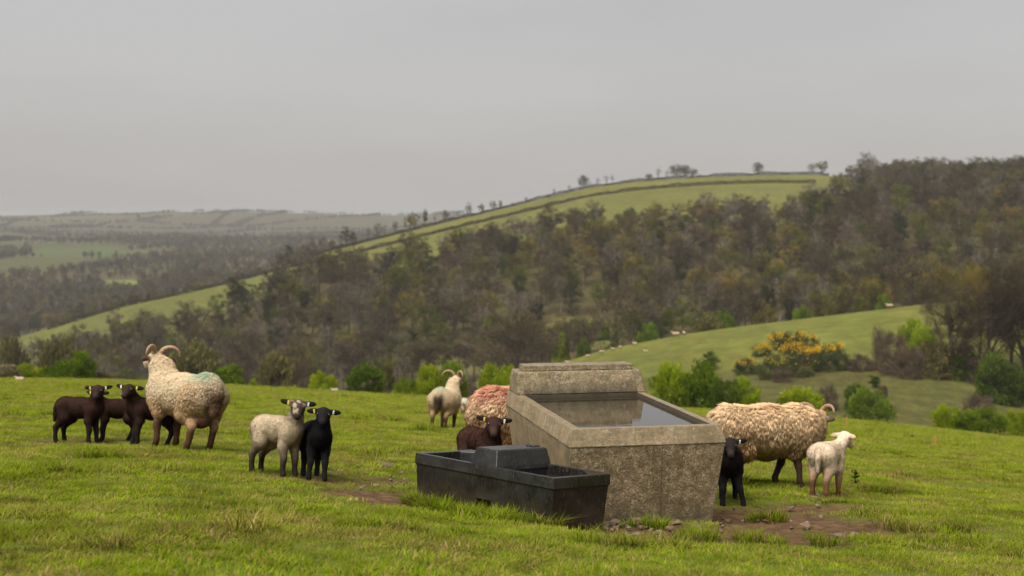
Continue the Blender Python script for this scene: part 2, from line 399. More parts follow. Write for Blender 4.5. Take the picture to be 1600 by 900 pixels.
def vnormals(V, Q):
    nn = np.cross(V[Q[:, 2]]-V[Q[:, 0]], V[Q[:, 3]]-V[Q[:, 1]]); N = np.zeros_like(V)
    for i in range(4): np.add.at(N, Q[:, i], nn)
    return N/(np.linalg.norm(N, axis=1, keepdims=True)+1e-12), .5*np.linalg.norm(nn, axis=1)

def fleece(V, Q, C, fur, rng, count, length, width, droop, curl, segs=2, tint=.22, dark=.6, blunt=1.6, staples=0):
    """tapered locks over the woolly part of a body, hanging with gravity"""
    N, A = vnormals(V, Q); w = A*np.clip(fur[Q].mean(1), 0, 1)
    f = rng.choice(len(Q), count, p=w/w.sum()); u, v = rng.random(count), rng.random(count)
    def bl(X): q = X[Q[f]]; return (q[:, 0]*((1-u)*(1-v))[:, None]+q[:, 1]*(u*(1-v))[:, None]+q[:, 2]*(u*v)[:, None]+q[:, 3]*((1-u)*v)[:, None])
    P = bl(V); Nn = bl(N); Nn /= np.linalg.norm(Nn, axis=1, keepdims=True)+1e-9; Cc = bl(C); fr = fur[Q[f]].mean(1)
    L = length*rng.uniform(.6, 1.3, count)*np.clip(fr, .25, 1)
    g = np.array([-.25, 0, -1.0]); G = g-(Nn@g)[:, None]*Nn; G += rng.normal(0, curl, (count, 3)); G -= (G*Nn).sum(1)[:, None]*Nn
    G /= np.linalg.norm(G, axis=1, keepdims=True)+1e-9
    B = np.cross(Nn, G)
    pts, rad = [], []; ctn = None
    if staples:      # locks gather into staples that part from one another
        K = rng.choice(count, staples, replace=False); near = np.empty(count, int)
        for c0 in range(0, count, 4000):
            near[c0:c0+4000] = (((P[c0:c0+4000, None, :]-P[K][None])**2).sum(-1)).argmin(1)
        k = K[near]; tip = P[k]+Nn[k]*(L[k]*.62)[:, None]+G[k]*(L[k]*droop)[:, None]; ctn = rng.uniform(1-tint, 1+tint*.7, staples)[near]
    for sgm in range(segs+1):
        t = sgm/segs; out = -.15*length+L*(t*(1-.55*droop*t)); dn = L*droop*t*t*.95+L*droop*.15*t
        side = np.sin(t*5+rng.uniform(0, 6.3, count))*L*.10
        q_ = P+Nn*out[:, None]+G*dn[:, None]+B*side[:, None]
        if staples: q_ = q_+(tip-q_)*(.45*t*t)
        pts.append(q_); rad.append(width*(1.0-t**blunt*.9)*rng.uniform(.75, 1.25, count))
    vv, cc = [], []
    for sgm in range(segs):
        for k in range(3):
            an = k*2.0944
            vv.append(pts[sgm]+(B*math.cos(an)+Nn*math.sin(an)*.8)*rad[sgm][:, None])
            cc.append(sgm/segs)
    vv.append(pts[segs]); cc.append(1.)
    tn = rng.uniform(1-tint, 1+tint*.8, count)[:, None]
    if ctn is not None: tn = (.5*tn+.5*ctn[:, None])
    warm = rng.normal(0, .03, (count, 1))*np.array([[.4, 0, -1.]])
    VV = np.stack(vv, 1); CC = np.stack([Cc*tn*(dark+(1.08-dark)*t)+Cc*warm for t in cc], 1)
    nv = VV.shape[1]; base = (np.arange(count)*nv)[:, None]
    quads, tris = [], []
    for sgm in range(segs-1):
        for k in range(3):
            a, b = sgm*3+k, sgm*3+(k+1) % 3; quads.append(base+np.array([[a, b, b+3, a+3]]))
    for k in range(3):
        a, b = (segs-1)*3+k, (segs-1)*3+(k+1) % 3; tris.append(base+np.array([[a, b, segs*3]]))
    return VV.reshape(-1, 3), (np.concatenate(quads) if quads else None), np.concatenate(tris), np.clip(CC.reshape(-1, 3), .002, .82)

def tube_mesh(name, pts, rad, sides=10, cols=None, ring=0.):
    pts = [Vector(p) for p in pts]; V, Q, Cc = [], [], []
    up = Vector((0, 0, 1)); prev = None
    for i, p in enumerate(pts):
        t = (pts[min(i+1, len(pts)-1)]-pts[max(i-1, 0)]).normalized()
        if prev is None: prev = t.orthogonal().normalized()
        a = (prev-t*prev.dot(t)).normalized(); prev = a; b = t.cross(a)
        rr = rad[i]*(1+ring*(i % 2))
        for k in range(sides):
            an = 2*math.pi*k/sides; V.append(p+(a*math.cos(an)+b*math.sin(an))*rr)
            if cols is not None: Cc.append(cols[i])
    for i in range(len(pts)-1):
        for k in range(sides):
            Q.append((i*sides+k, i*sides+(k+1) % sides, (i+1)*sides+(k+1) % sides, (i+1)*sides+k))
    nV = len(V); T = [(0, (k+1) % sides, k) for k in range(1, sides-1)]+[(nV-sides, nV-sides+k, nV-sides+(k+1) % sides) for k in range(1, sides-1)]
    return mesh_np(name, [tuple(v) for v in V], quads=Q, tris=T, cols=Cc if cols is not None else None)
def sphere_mesh(name, r, sub=2, scale=(1, 1, 1)):
    bm = bmesh.new(); bmesh.ops.create_icosphere(bm, subdivisions=sub, radius=r); bmesh.ops.scale(bm, vec=scale, verts=bm.verts)
    for f in bm.faces: f.smooth = True
    return bm_mesh(name, bm)
EYE_ME = sphere_mesh('eye', 1.0)

def lamb(name, label, px, py, yaw, S, body, leg, face, head_yaw, head_pitch=-.25, neck=(.245, .475), neck_lat=0., feet=None, tags=('y', 'w'), ear=None, tail=True, fuzz=1.0, group='lambs', ear_up=.1, ear_col=None, h=.0085, depth=None, seed=1, muzzle=None, patch=None, extra=None):
    """yaw in degrees: 0 faces right in the photo, 90 away from the camera; head_yaw is absolute in the same sense"""
    rng = np.random.default_rng(seed)
    x, y, z = ground_at(px, py) if depth is None else at(px, depth)
    B = Body(); body = np.array(body); leg = np.array(leg); face = np.array(face); ear_col = np.array(ear_col if ear_col is not None else face*.8)
    hy = R(head_yaw-yaw)
    B.cone((-.165, 0, .335), (0, 0, .325), .088, .092, body, .02, 1, .92)
    B.cone((0, 0, .325), (.15, 0, .335), .092, .086, body, .03, 1, .92)
    B.cone((.15, 0, .30), (.185, 0, .335), .075, .065, body, .03, 1, .9)
    nb = np.array((neck[0]+.035*math.cos(hy), neck_lat+.035*math.sin(hy), neck[1]))
    B.cone((.155, 0, .345), (neck[0]-.03, neck_lat*.6, neck[1]-.065), .072, .054, body, .035, 1)
    B.cone((neck[0]-.03, neck_lat*.6, neck[1]-.065), nb, .054, .048, body*.7+face*.3, .03, .8)
    F = np.array((math.cos(head_pitch)*math.cos(hy), math.cos(head_pitch)*math.sin(hy), math.sin(head_pitch)))
    Lt = np.array((-math.sin(hy), math.cos(hy), 0)); U = np.cross(F, Lt)
    sk = nb+F*.012+U*.018
    B.ell(sk, [F, Lt, U], (.066, .050, .054), face, .03, .5)
    mz = np.array(muzzle if muzzle is not None else face)
    B.cone(sk+F*.03-U*.012, sk+F*.098-U*.030, .039, .026, face*.6+mz*.4, .025, .25)
    B.ell(sk+F*.108-U*.030, [F, Lt, U], (.018, .024, .021), mz*.8, .012, 0)
    B.ell(sk+F*.085-U*.050, [F, Lt, U], (.030, .017, .014), mz*.9, .012, 0)
    for s_ in (-1, 1): B.ell(sk+F*.035+Lt*s_*.036+U*.016, [F, Lt, U], (.018, .012, .013), face, .012, .3)
    ears = []
    for s_ in (-1, 1):
        up = ear_up if np.isscalar(ear_up) else ear_up[0 if s_ < 0 else 1]
        dr = Lt*s_*math.cos(up)+U*math.sin(up)-F*.22; dr /= np.linalg.norm(dr)
        b3 = np.cross(dr, U*math.cos(up)-Lt*s_*math.sin(up)); b3 /= np.linalg.norm(b3); b2 = np.cross(b3, dr)
        rt = sk+Lt*s_*.040+U*.022-F*.012
        B.cone(rt-dr*.012, rt+dr*.02, .018, .017, face, .014, .3)
        B.ell(rt+dr*.052, [dr, b2, b3], (.050, .0225, .0125), ear_col, .012, .2)
        ears.append((rt, dr, b2, b3, s_))
    feet = feet or {}
    for nm, (hx, hyy) in {'fl': (.14, .052), 'fr': (.14, -.052)}.items():
        dx, dy = feet.get(nm, (0, 0))
        B.cone((.135, hyy*.8, .30), (.125+dx*.1, hyy*1.05, .215), .058, .040, body, .03, .9)
        B.cone((.125+dx*.1, hyy*1.05, .215), (.142+dx*.5, hyy+dy*.5, .128), .038, .0265, body*.22+leg*.78, .02, .4)
        B.cone((.142+dx*.5, hyy+dy*.5, .128), (.138+dx*.95, hyy+dy*.95, .045), .0275, .0180, leg, .012, .2)
        B.cone((.138+dx*.95, hyy+dy*.95, .045), (.150+dx, hyy+dy, .012), .021, .0235, leg*.7, .012, 0)
    for nm, hyy in (('hl', .055), ('hr', -.055)):
        dx, dy = feet.get(nm, (0, 0))
        B.cone((-.165, hyy*.75, .325), (-.125+dx*.15, hyy*1.1, .235), .082, .060, body, .03, 1)
        B.cone((-.125+dx*.15, hyy*1.1, .235), (-.205+dx*.55, hyy+dy*.5, .138), .054, .028, body*.25+leg*.75, .02, .4)
        B.cone((-.205+dx*.55, hyy+dy*.5, .138), (-.192+dx*.95, hyy+dy*.95, .048), .028, .0180, leg, .012, .2)
        B.cone((-.192+dx*.95, hyy+dy*.95, .048), (-.178+dx, hyy+dy, .012), .021, .0235, leg*.7, .012, 0)
    if tail: B.cone((-.238, 0, .375), (-.268, 0, .30), .022, .024, body*.9, .02, 1); B.cone((-.268, 0, .30), (-.272, 0, .20), .024, .016, body*.8, .012, 1)
    if extra: extra(B)
    V, Q, C, fur = B.mesh(h, 0., seed)
    C = C*(1+.30*(vnoise(V[:, 0]*70, V[:, 2]*70+V[:, 1]*60, seed)-.5)[:, None]+.25*(vnoise(V[:, 0]*9, V[:, 2]*9, seed+2)-.5)[:, None])
    if patch is not None:
        hd_ = np.exp(-(np.linalg.norm(V-(sk+F*.03), axis=1)/.085)**4)*sstep(.52, .60, fbm(V[:, 0]*30+V[:, 1]*22, V[:, 2]*30+V[:, 1]*15, seed, 2)); C = C*(1-hd_[:, None])+np.array(patch)*hd_[:, None]
    root = empty(name, (x, y, z-.006))
    nn = gnormal(x, y); root.rotation_mode = 'QUATERNION'
    root.rotation_quaternion = Vector((0, 0, 1)).rotation_difference(nn) @ Euler((0, 0, R(yaw))).to_quaternion()
    root.scale = (S, S, S*1.06)
    tag(root, label, 'lamb', group)
    obj('body', mesh_np('lamb_body', V, quads=Q, cols=C), M_SKIN, root)
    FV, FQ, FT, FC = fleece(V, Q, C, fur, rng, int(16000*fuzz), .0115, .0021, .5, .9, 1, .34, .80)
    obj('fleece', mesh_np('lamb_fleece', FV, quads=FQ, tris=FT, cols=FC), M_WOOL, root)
    for s_ in (-1, 1):
        e = obj('eye', EYE_ME, M_EYE, root); e.location = tuple(sk+F*.040+Lt*s_*.043+U*.014); e.scale = (.0105,)*3
    for (rt, dr, b2, b3, s_), tc in zip(ears, tags):
        if not tc: continue
        bm = bmesh.new(); bmesh.ops.create_cube(bm, size=1); bmesh.ops.bevel(bm, geom=bm.edges[:], offset=.12, segments=1, affect='EDGES')
        t = obj('ear_tag', bm_mesh('ear_tag', bm), M_TAGY if tc == 'y' else M_TAGW, root)
        f_ = F if np.dot(b3, F) > -2 else F
        c = rt+dr*.036+f_*.014+b2*.002
        t.matrix_local = Matrix(((dr[0]*.012, b2[0]*.028, F[0]*.006, c[0]), (dr[1]*.012, b2[1]*.028, F[1]*.006, c[1]), (dr[2]*.012, b2[2]*.028, F[2]*.006, c[2]), (0, 0, 0, 1)))
    return root

def horn_curve(base, out, upv, back, Rr, turn, n_=22):
    pts, rad, cols = [], [], []
    for i in range(n_):
        t = i/(n_-1); ph = t*turn
        pts.append(base+(out*.84+back*.54)*Rr*(1-math.cos(ph))+upv*Rr*math.sin(ph)*.95+back*Rr*.25*t)
        rad.append(.023*(1-t)**.7+.004)
        g = .8+.3*((i*7) % 3)/2; cols.append(np.array((.30, .185, .10))*g*(1-.35*t))
    return pts, rad, cols

def ewe(name, label, px, py, yaw, S, head_yaw, head_pitch=-.2, neck=(.50, .74), neck_lat=0., wool=(.47, .37, .24), dirt=(.26, .165, .085), leg=(.055, .032, .020), face=(.45, .36, .25), mark=None, lock=(.05, .0085, .75, .25), locks=7000, feet=None, horns=(1, 1), horn_r=.085, horn_turn=3.9, tail_col=None, udder=None, seed=1, h=.0125, fat=1.0, depth=None, rear_dark=None, group='horned ewes', tint=.15, spl=0, nr=1.0):
    rng = np.random.default_rng(seed)
    x, y, z = ground_at(px, py) if depth is None else at(px, depth)
    B = Body(); wool = np.array(wool); dirt = np.array(dirt); leg = np.array(leg); face = np.array(face)
    hy = R(head_yaw-yaw); rb = .2*fat
    B.cone((-.33, 0, .505), (0, 0, .49), rb*.94, rb*1.06, wool, .03, 1, .98)
    B.cone((0, 0, .49), (.27, 0, .505), rb*1.06, rb*.95, wool, .05, 1, .98)
    B.ell((-.40, 0, .50), np.eye(3), (.15, .185*fat, .19), wool, .06, 1)
    B.cone((.27, 0, .44), (.33, 0, .50), .15*(.4+.6*nr), .15*(.4+.6*nr), wool, .06, 1)
    nb = np.array((neck[0], neck_lat, neck[1]))
    B.cone((.30, 0, .555), nb+np.array((-.06, 0, -.06)), .175*(.5+.5*nr), .125*nr, wool, .08, 1)
    B.cone(nb+np.array((-.06, 0, -.06)), nb+.04*np.array((math.cos(hy), math.sin(hy), 0)), .112*nr, .088*(.5+.5*nr), wool, .05, .8)
    F = np.array((math.cos(head_pitch)*math.cos(hy), math.cos(head_pitch)*math.sin(hy), math.sin(head_pitch)))
    Lt = np.array((-math.sin(hy), math.cos(hy), 0)); U = np.cross(F, Lt)
    sk = nb+F*.075+U*.02
    B.ell(sk, [F, Lt, U], (.095, .070, .076), face, .04, .45)
    B.cone(sk+F*.05-U*.015, sk+F*.16-U*.05, .055, .037, face*.8, .03, .1)
    B.ell(sk+F*.172-U*.052, [F, Lt, U], (.028, .034, .030), face*.35, .015, 0)
    B.ell(sk+F*.13-U*.082, [F, Lt, U], (.05, .026, .02), face*.6, .015, 0)
    for s_ in (-1, 1):
        dr = Lt*s_*.95-F*.28-U*.12; dr /= np.linalg.norm(dr); b3 = np.cross(dr, U); b3 /= np.linalg.norm(b3); b2 = np.cross(b3, dr)
        rt = sk+Lt*s_*.055+U*.022-F*.03
        B.cone(rt-dr*.01, rt+dr*.035, .024, .022, face*.7, .02, .1)
        B.ell(rt+dr*.075, [dr, b2, b3], (.062, .030, .015), leg*1.3+.01, .015, 0)
    feet = feet or {}
    for nm, s_ in (('fl', 1), ('fr', -1)):
        dx, dy = feet.get(nm, (0, 0)); yy = .105*s_
        B.cone((.24, yy*.85, .42), (.215+dx*.1, yy*1.05, .325), .105, .062, wool*.6+dirt*.4, .05, .9)
        B.cone((.215+dx*.1, yy*1.05, .325), (.235+dx*.5, yy+dy*.5, .195), .050, .034, leg*1.2, .02, 0)
        B.cone((.235+dx*.5, yy+dy*.5, .195), (.225+dx*.95, yy+dy*.95, .065), .034, .026, leg, .02, 0)
        B.cone((.225+dx*.95, yy+dy*.95, .065), (.245+dx, yy+dy, .016), .027, .031, leg*.6, .015, 0)
    for nm, s_ in (('hl', 1), ('hr', -1)):
        dx, dy = feet.get(nm, (0, 0)); yy = .115*s_
        B.cone((-.34, yy*.8, .47), (-.29+dx*.15, yy*1.1, .34), .145, .095, wool*.5+dirt*.5, .05, 1)
        B.cone((-.29+dx*.15, yy*1.1, .34), (-.40+dx*.55, yy+dy*.5, .225), .075, .040, dirt*.45+leg*.55, .03, .35)
        B.cone((-.40+dx*.55, yy+dy*.5, .225), (-.375+dx*.95, yy+dy*.95, .07), .038, .027, leg*1.1, .02, 0)
        B.cone((-.375+dx*.95, yy+dy*.95, .07), (-.35+dx, yy+dy, .016), .028, .032, leg*.6, .015, 0)
    tc = np.array(tail_col if tail_col is not None else wool*.7)
    B.cone((-.515, 0, .60), (-.56, 0, .50), .045, .050, wool*.9, .03, 1); B.cone((-.56, 0, .50), (-.555, 0, .36), .048, .036, tc, .02, 1)
    if udder is not None: B.ell((-.34, 0, .30), np.eye(3), (.13, .09, .10), udder, .03, 0)
    V, Q, C, fur = B.mesh(h, .006, seed)
    # dirt gathers on the belly and breech, raddle marks sit on the rump
    n1 = fbm(V[:, 0]*9+5, V[:, 2]*9+V[:, 1]*6, seed, 3)
    low = np.clip(sstep(.52, .30, V[:, 2])*.85+(n1-.5)*.55, 0, 1)*np.clip(fur*1.2, 0, 1)
    C = C*(1-low[:, None])+dirt*low[:, None]
    if rear_dark is not None:
        rd = sstep(-.44, -.52, V[:, 0])*sstep(.62, .50, V[:, 2])*sstep(.13, .04, np.abs(V[:, 1]))*np.clip(fur+.3, 0, 1)
        C = C*(1-.85*rd[:, None])+np.array(rear_dark)*.85*rd[:, None]
    if mark is not None:
        mc, (mx_, mz_), mr, ms = mark
        mm = np.exp(-(((V[:, 0]-mx_)/mr[0])**2+(V[:, 1]/mr[1])**2+((V[:, 2]-mz_)/mr[2])**2)**1.5)
        mm = np.clip(ms*mm*np.clip(1.9*fbm(V[:, 0]*16+V[:, 2]*7, V[:, 1]*18, seed+5, 3)-.15, 0, 1.2), 0, .92)[:, None]; C = C*(1-mm)+np.array(mc)*mm
    root = empty(name, (x, y, z-.008))
    nn = gnormal(x, y); root.rotation_mode = 'QUATERNION'
    root.rotation_quaternion = Vector((0, 0, 1)).rotation_difference(nn) @ Euler((0, 0, R(yaw))).to_quaternion()
    root.scale = (S, S, S); tag(root, label, 'sheep', group)
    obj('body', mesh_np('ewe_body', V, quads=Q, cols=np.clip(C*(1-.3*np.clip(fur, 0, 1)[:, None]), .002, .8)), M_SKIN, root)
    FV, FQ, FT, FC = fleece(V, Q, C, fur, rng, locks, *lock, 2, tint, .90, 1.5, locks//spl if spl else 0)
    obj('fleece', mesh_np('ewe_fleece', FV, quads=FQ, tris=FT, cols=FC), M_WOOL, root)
    for s_ in (-1, 1):
        e = obj('eye', EYE_ME, M_EYE, root); e.location = tuple(sk+F*.052+Lt*s_*.060+U*.018); e.scale = (.014,)*3
        if horns[0 if s_ < 0 else 1]:
            P, rd_, cs = horn_curve(sk+Lt*s_*.035+U*.055-F*.02, Lt*s_, U*.96-F*.1, -F, horn_r, horn_turn, 26)
            obj('horn', tube_mesh('horn', P, rd_, 10, cs, .10), M_HORN, root)
    return root

# ------------------------------------------------------------------ drinking troughs
def loft(rings, close0=True, close1=True):
    """rings of (x0, x1, y0, y1, z)"""
    bm = bmesh.new(); rv = []
    for (x0, x1, y0, y1, z) in rings: rv.append([bm.verts.new(c) for c in ((x0, y0, z), (x1, y0, z), (x1, y1, z), (x0, y1, z))])
    for a, b in zip(rv[:-1], rv[1:]):
        for k in range(4): bm.faces.new((a[k], a[(k+1) % 4], b[(k+1) % 4], b[k]))
    if close0: bm.faces.new(rv[0][::-1])
    if close1: bm.faces.new(rv[-1])
    bmesh.ops.recalc_face_normals(bm, faces=bm.faces[:])
    return bm
def bevel_mod(o, w, seg=2):
    m = o.modifiers.new('bevel', 'BEVEL'); m.width = w; m.segments = seg; m.limit_method = 'ANGLE'; m.angle_limit = R(18); m.harden_normals = False
    return o

CW_, CL_ = 1.113, 1.956
n = NT('trough_concrete'); oc = n.objc(); nrm = n.node('ShaderNodeNewGeometry', 1)
agg = n.voro(110, n.node('ShaderNodeVectorMath', 0, {'operation': 'ADD'}, i0=oc, i1=n.node('ShaderNodeVectorMath', 0, {'operation': 'SCALE'}, i0=n.noise(60, oc, 3, .6, 1), Scale=.02)), 1); agg1 = n.node('ShaderNodeSeparateColor', 0, Color=agg)
speck = n.ramp(agg1, (.0, (.075, .050, .024)), (.25, (.165, .118, .060)), (.60, (.225, .168, .092)), (.90, (.300, .235, .140)), (1., (.42, .35, .24)))
fine = n.noise(55, oc, 6, .7)
cem = n.ramp(fine, (.3, (.185, .136, .074)), (.7, (.315, .240, .140)))
blot = n.noise(5.5, oc, 5, .6)
ox = n.node('ShaderNodeSeparateXYZ', 0, Vector=oc); oyv = n.node('ShaderNodeSeparateXYZ', 1, Vector=oc); oz = n.node('ShaderNodeSeparateXYZ', 2, Vector=oc)
front = n.math('LESS_THAN', oyv, .035); low = n.math('LESS_THAN', oz, -.126)
band = n.math('MULTIPLY', n.math('GREATER_THAN', oz, -.1265), n.math('LESS_THAN', oz, .002))
expo = n.math('MULTIPLY', front, low)                                   # worn face shows its aggregate
expo = n.math('MAXIMUM', expo, n.math('MULTIPLY', n.math('GREATER_THAN', oz, .005), .75))
expo = n.math('MAXIMUM', expo, n.math('MULTIPLY', band, .35))
c0 = n.mix(expo, cem, speck)
streak = n.noise(1.0, n.vmap(oc, (40, 40, 2.2)), 4, .65)
c0 = n.mix(n.math('MULTIPLY', n.ramp(streak, (.42, 0.), (.66, 1.)), .38), c0, (.088, .058, .026))
c0 = n.mix(n.math('MULTIPLY', n.math('MULTIPLY', n.ramp(n.noise(17, oc, 5, .65), (.42, 0.), (.66, 1.)), .6), n.math('ADD', expo, .25)), c0, (.060, .040, .016))
c0 = n.mix(n.math('MULTIPLY', n.ramp(blot, (.45, 0.), (.65, 1.)), .45), c0, (.070, .052, .022))
foot = n.ramp(n.math('ADD', n.math('MULTIPLY', oz, -1.), n.math('MULTIPLY', n.noise(4.5, oc, 5, .65), .28)), (.62, 0.), (.86, 1.))
c0 = n.mix(n.math('MULTIPLY', foot, .6), c0, (.062, .044, .022))
lich = n.math('MULTIPLY', n.ramp(n.noise(22, oc, 5, .7), (.56, 0.), (.66, 1.)), n.math('GREATER_THAN', oz, -.2))
c0 = n.mix(n.math('MULTIPLY', lich, .55), c0, (.36, .33, .26))
c0 = n.mix(n.math('MULTIPLY', n.ramp(n.noise(3.0, oc, 4), (.5, 0.), (.72, 1.)), .30), c0, (.10, .098, .04))
hg = n.math('ADD', n.math('MULTIPLY', agg1, expo), n.math('MULTIPLY', fine, .8))
inner = n.math('MULTIPLY', n.math('MULTIPLY', n.math('GREATER_THAN', ox, .058), n.math('LESS_THAN', ox, CW_-.058)), n.math('MULTIPLY', n.math('GREATER_THAN', oyv, .058), n.math('LESS_THAN', oyv, CL_+.045)))
tide = n.ramp(n.math('ADD', oz, n.math('MULTIPLY', n.math('SUBTRACT', n.noise(7, oc, 5, .7), .5), .10)), (-.0, 1.), (.11, 0.))
c0 = n.mix(n.math('MULTIPLY', n.math('MULTIPLY', inner, tide), .85), c0, (.022, .018, .009))
nz_ = n.node('ShaderNodeSeparateXYZ', 2, Vector=nrm); wet = n.ramp(nz_, (.90, 0.), (.97, 1.))
M_CONC = n.pbr(n.mix(n.math('MULTIPLY', wet, .25), c0, (.10, .078, .045)), n.math('SUBTRACT', n.ramp(blot, (.3, .55), (.7, .9)), n.math('MULTIPLY', wet, .34)), n.bump(hg, .55, .006), .35)
n = NT('damp_seam'); M_SEAM = n.pbr((.085, .058, .030), .8, None, .2)
n = NT('trough_water'); p = n.pos(); rpl = n.noise(14, n.vmap(p, (1, 1, 1)), 3, .5)
M_WATER = n.pbr((.022, .018, .010), .035, n.bump(rpl, .07, .01), .5, IOR=1.42)
n = NT('black_plastic'); oc = n.objc(); sc_ = n.noise(1.0, n.vmap(oc, (70, 70, 7)), 5, .7); bl_ = n.noise(6, oc, 4, .6); scr = n.noise(1.0, n.vmap(oc, (160, 60, 22)), 3, .7)
c0 = n.ramp(sc_, (.40, (.005, .0048, .0045)), (.60, (.010, .0095, .0085)), (.80, (.034, .030, .023)))
c0 = n.mix(n.math('MULTIPLY', n.ramp(bl_, (.5, 0.), (.7, 1.)), .4), c0, (.020, .018, .014))
c0 = n.mix(n.ramp(scr, (.58, 0.), (.70, .7)), c0, (.095, .074, .046))
pz = n.node('ShaderNodeSeparateXYZ', 2, Vector=oc); spl = n.ramp(n.math('ADD', n.math('MULTIPLY', pz, -1.), n.math('MULTIPLY', n.noise(9, oc, 5, .7), .30)), (.30, 0.), (.46, 1.))
c0 = n.mix(n.math('MULTIPLY', spl, .55), c0, (.050, .034, .018))
c0 = n.mix(n.math('MULTIPLY', n.ramp(n.noise(3.2, oc, 4, .6), (.48, 0.), (.7, 1.)), .5), c0, (.036, .035, .032))
M_PLAST = n.pbr(c0, n.ramp(bl_, (.3, .20), (.7, .42)), n.bump(n.math('ADD', sc_, scr), .35, .003), .45)

CW, CL, HD = 1.113, 1.956, .36
TEXN = bpy.data.textures.new('wear', 'CLOUDS'); TEXN.noise_scale = .07; TEXN.noise_depth = 3
def wear(o, lv, st):
    m = o.modifiers.new('divide', 'SUBSURF'); m.subdivision_type = 'SIMPLE'; m.levels = lv; m.render_levels = lv
    d = o.modifiers.new('wear', 'DISPLACE'); d.texture = TEXN; d.texture_coords = 'LOCAL'; d.strength = st; d.mid_level = .5
    return o
trough = empty('concrete_water_trough', (.429, 10.023, CZ-1.507), (0, 0, R(11.25)))
tag(trough, 'large weathered concrete drinking trough full of water with raised header tank', 'trough')
o_ = .03; bot = -1.02; tp = .127
rings = [(-o_+tp, CW+o_-tp, -o_+tp*.8, CL+HD+o_-tp, bot), (-o_+.007, CW+o_-.007, -o_+.007, CL+HD+o_-.007, -.131), (-o_, CW+o_, -o_, CL+HD+o_, -.125), (0, CW, 0, CL+HD, 0),
         (.062, CW-.062, .062, CL, 0), (.078, CW-.078, .078, CL, -.10), (.12, CW-.12, .12, CL-.03, -.46)]
shell = bevel_mod(obj('basin', bm_mesh('basin', loft(rings)), M_CONC, trough), .009)
hd = bevel_mod(obj('header_tank', bm_mesh('header_tank', loft([(-.003, CW+.003, CL-.004, CL+HD+.003, .0015), (-.001, CW+.001, CL+.012, CL+HD, .05), (.012, CW-.012, CL+.05, CL+HD-.012, .178), (.02, CW-.02, CL+.06, CL+HD-.02, .19)])), M_CONC, trough), .008)
lid = bevel_mod(obj('header_lid', bm_mesh('header_lid', loft([(.075, CW-.075, CL+.085, CL+HD-.05, .1905), (.078, CW-.078, CL+.088, CL+HD-.053, .238)])), M_CONC, trough), .006)
for o_w in (shell, hd, lid): wear(o_w, 4, .007)
bm = bmesh.new(); vs_ = [bm.verts.new((x, y, -.030)) for x, y in ((.066, .066), (CW-.066, .066), (CW-.066, CL+.004), (.066, CL+.004))]; bm.faces.new(vs_)
obj('water', bm_mesh('water', bm), M_WATER, trough)
for sx, wd in ((.66, .004),):      # mould seams down the front face
    def fy(z): return -o_+(z+.127)/(bot+.127)*tp*.8
    bm = bmesh.new()
    q = [bm.verts.new((sx+dx, fy(z)-off, z)) for z in (-.132, -.72) for dx, off in ((-wd/2, -.002), (0, .002), (wd/2, -.002))]
    for k in (0, 1): bm.faces.new((q[k], q[k+1], q[k+4], q[k+3]))
    bmesh.ops.recalc_face_normals(bm, faces=bm.faces[:]); obj('mould_seam', bm_mesh('mould_seam', bm), M_SEAM, trough)

BL, BW = 1.379, .565
bt = empty('plastic_water_trough', (.274, 9.15, CZ-1.695))
bt.matrix_world = Matrix.Translation((.274, 9.15, CZ-1.695)) @ (Matrix.Rotation(R(134.88), 4, 'Z') @ Matrix.Rotation(.074, 4, 'X') @ Matrix.Rotation(-.003, 4, 'Y'))
tag(bt, 'low scuffed black plastic drinking trough with two basins and float box', 'trough')
BH = -.299-.06; t_ = .028
def BY(a): return -a
sh = obj('tub', bm_mesh('tub', loft([(t_, BL-t_, -BW+t_, -t_, BH), (.010, BL-.010, -BW+.010, -.010, -.078), (.001, BL-.001, -BW+.001, -.001, -.074), (0.004, BL-.004, -BW+.004, -.004, 0)])), M_PLAST, bt)
def prism(poly, z0, z1, grow=.0):
    bm = bmesh.new(); cx = sum(p[0] for p in poly)/len(poly); cy = sum(p[1] for p in poly)/len(poly)
    a = [bm.verts.new((cx+(x-cx)*(1-grow), cy+(y-cy)*(1-grow), z0)) for x, y in poly]; b = [bm.verts.new((x, y, z1)) for x, y in poly]
    for k in range(len(poly)): bm.faces.new((a[k], a[(k+1) % len(poly)], b[(k+1) % len(poly)], b[k]))
    bm.faces.new(a[::-1]); bm.faces.new(b); bmesh.ops.recalc_face_normals(bm, faces=bm.faces[:]); return bm
near_b = [(.045, -.036), (.56, -.036), (.56, -BW+.036), (.22, -BW+.036), (.045, -BW+.17)]
far_b = [(.80, -.036), (BL-.05, -.036), (BL-.05, -BW+.17), (BL-.22, -BW+.036), (.80, -BW+.036)]
cut = []
for poly in (near_b, far_b): cut.append(obj('cut', bm_mesh('cut', prism(poly, -.26, .05, .10)), None, bt))
cut.append(obj('cut', bm_mesh('cut', loft([(.60, .74, -.09, .05, -.5), (.60, .74, -.09, .05, -.235)])), None, bt))
for c in cut: m = sh.modifiers.new('b', 'BOOLEAN'); m.operation = 'DIFFERENCE'; m.solver = 'EXACT'; m.object = c
bpy.context.view_layer.update()
ev = sh.evaluated_get(bpy.context.evaluated_depsgraph_get()); nm_ = bpy.data.meshes.new_from_object(ev); sh.modifiers.clear(); sh.data = nm_
if len(nm_.materials) == 0: nm_.materials.append(M_PLAST)
for c in cut: bpy.data.objects.remove(c)
bevel_mod(sh, .006)
fb = obj('float_box', bm_mesh('float_box', loft([(.545, .815, -BW+.012, -.012, -.03), (.55, .81, -BW+.014, -.014, .004), (.578, .785, -BW+.034, -.040, .105), (.588, .775, -BW+.044, -.050, .112)])), M_PLAST, bt); bevel_mod(fb, .008)
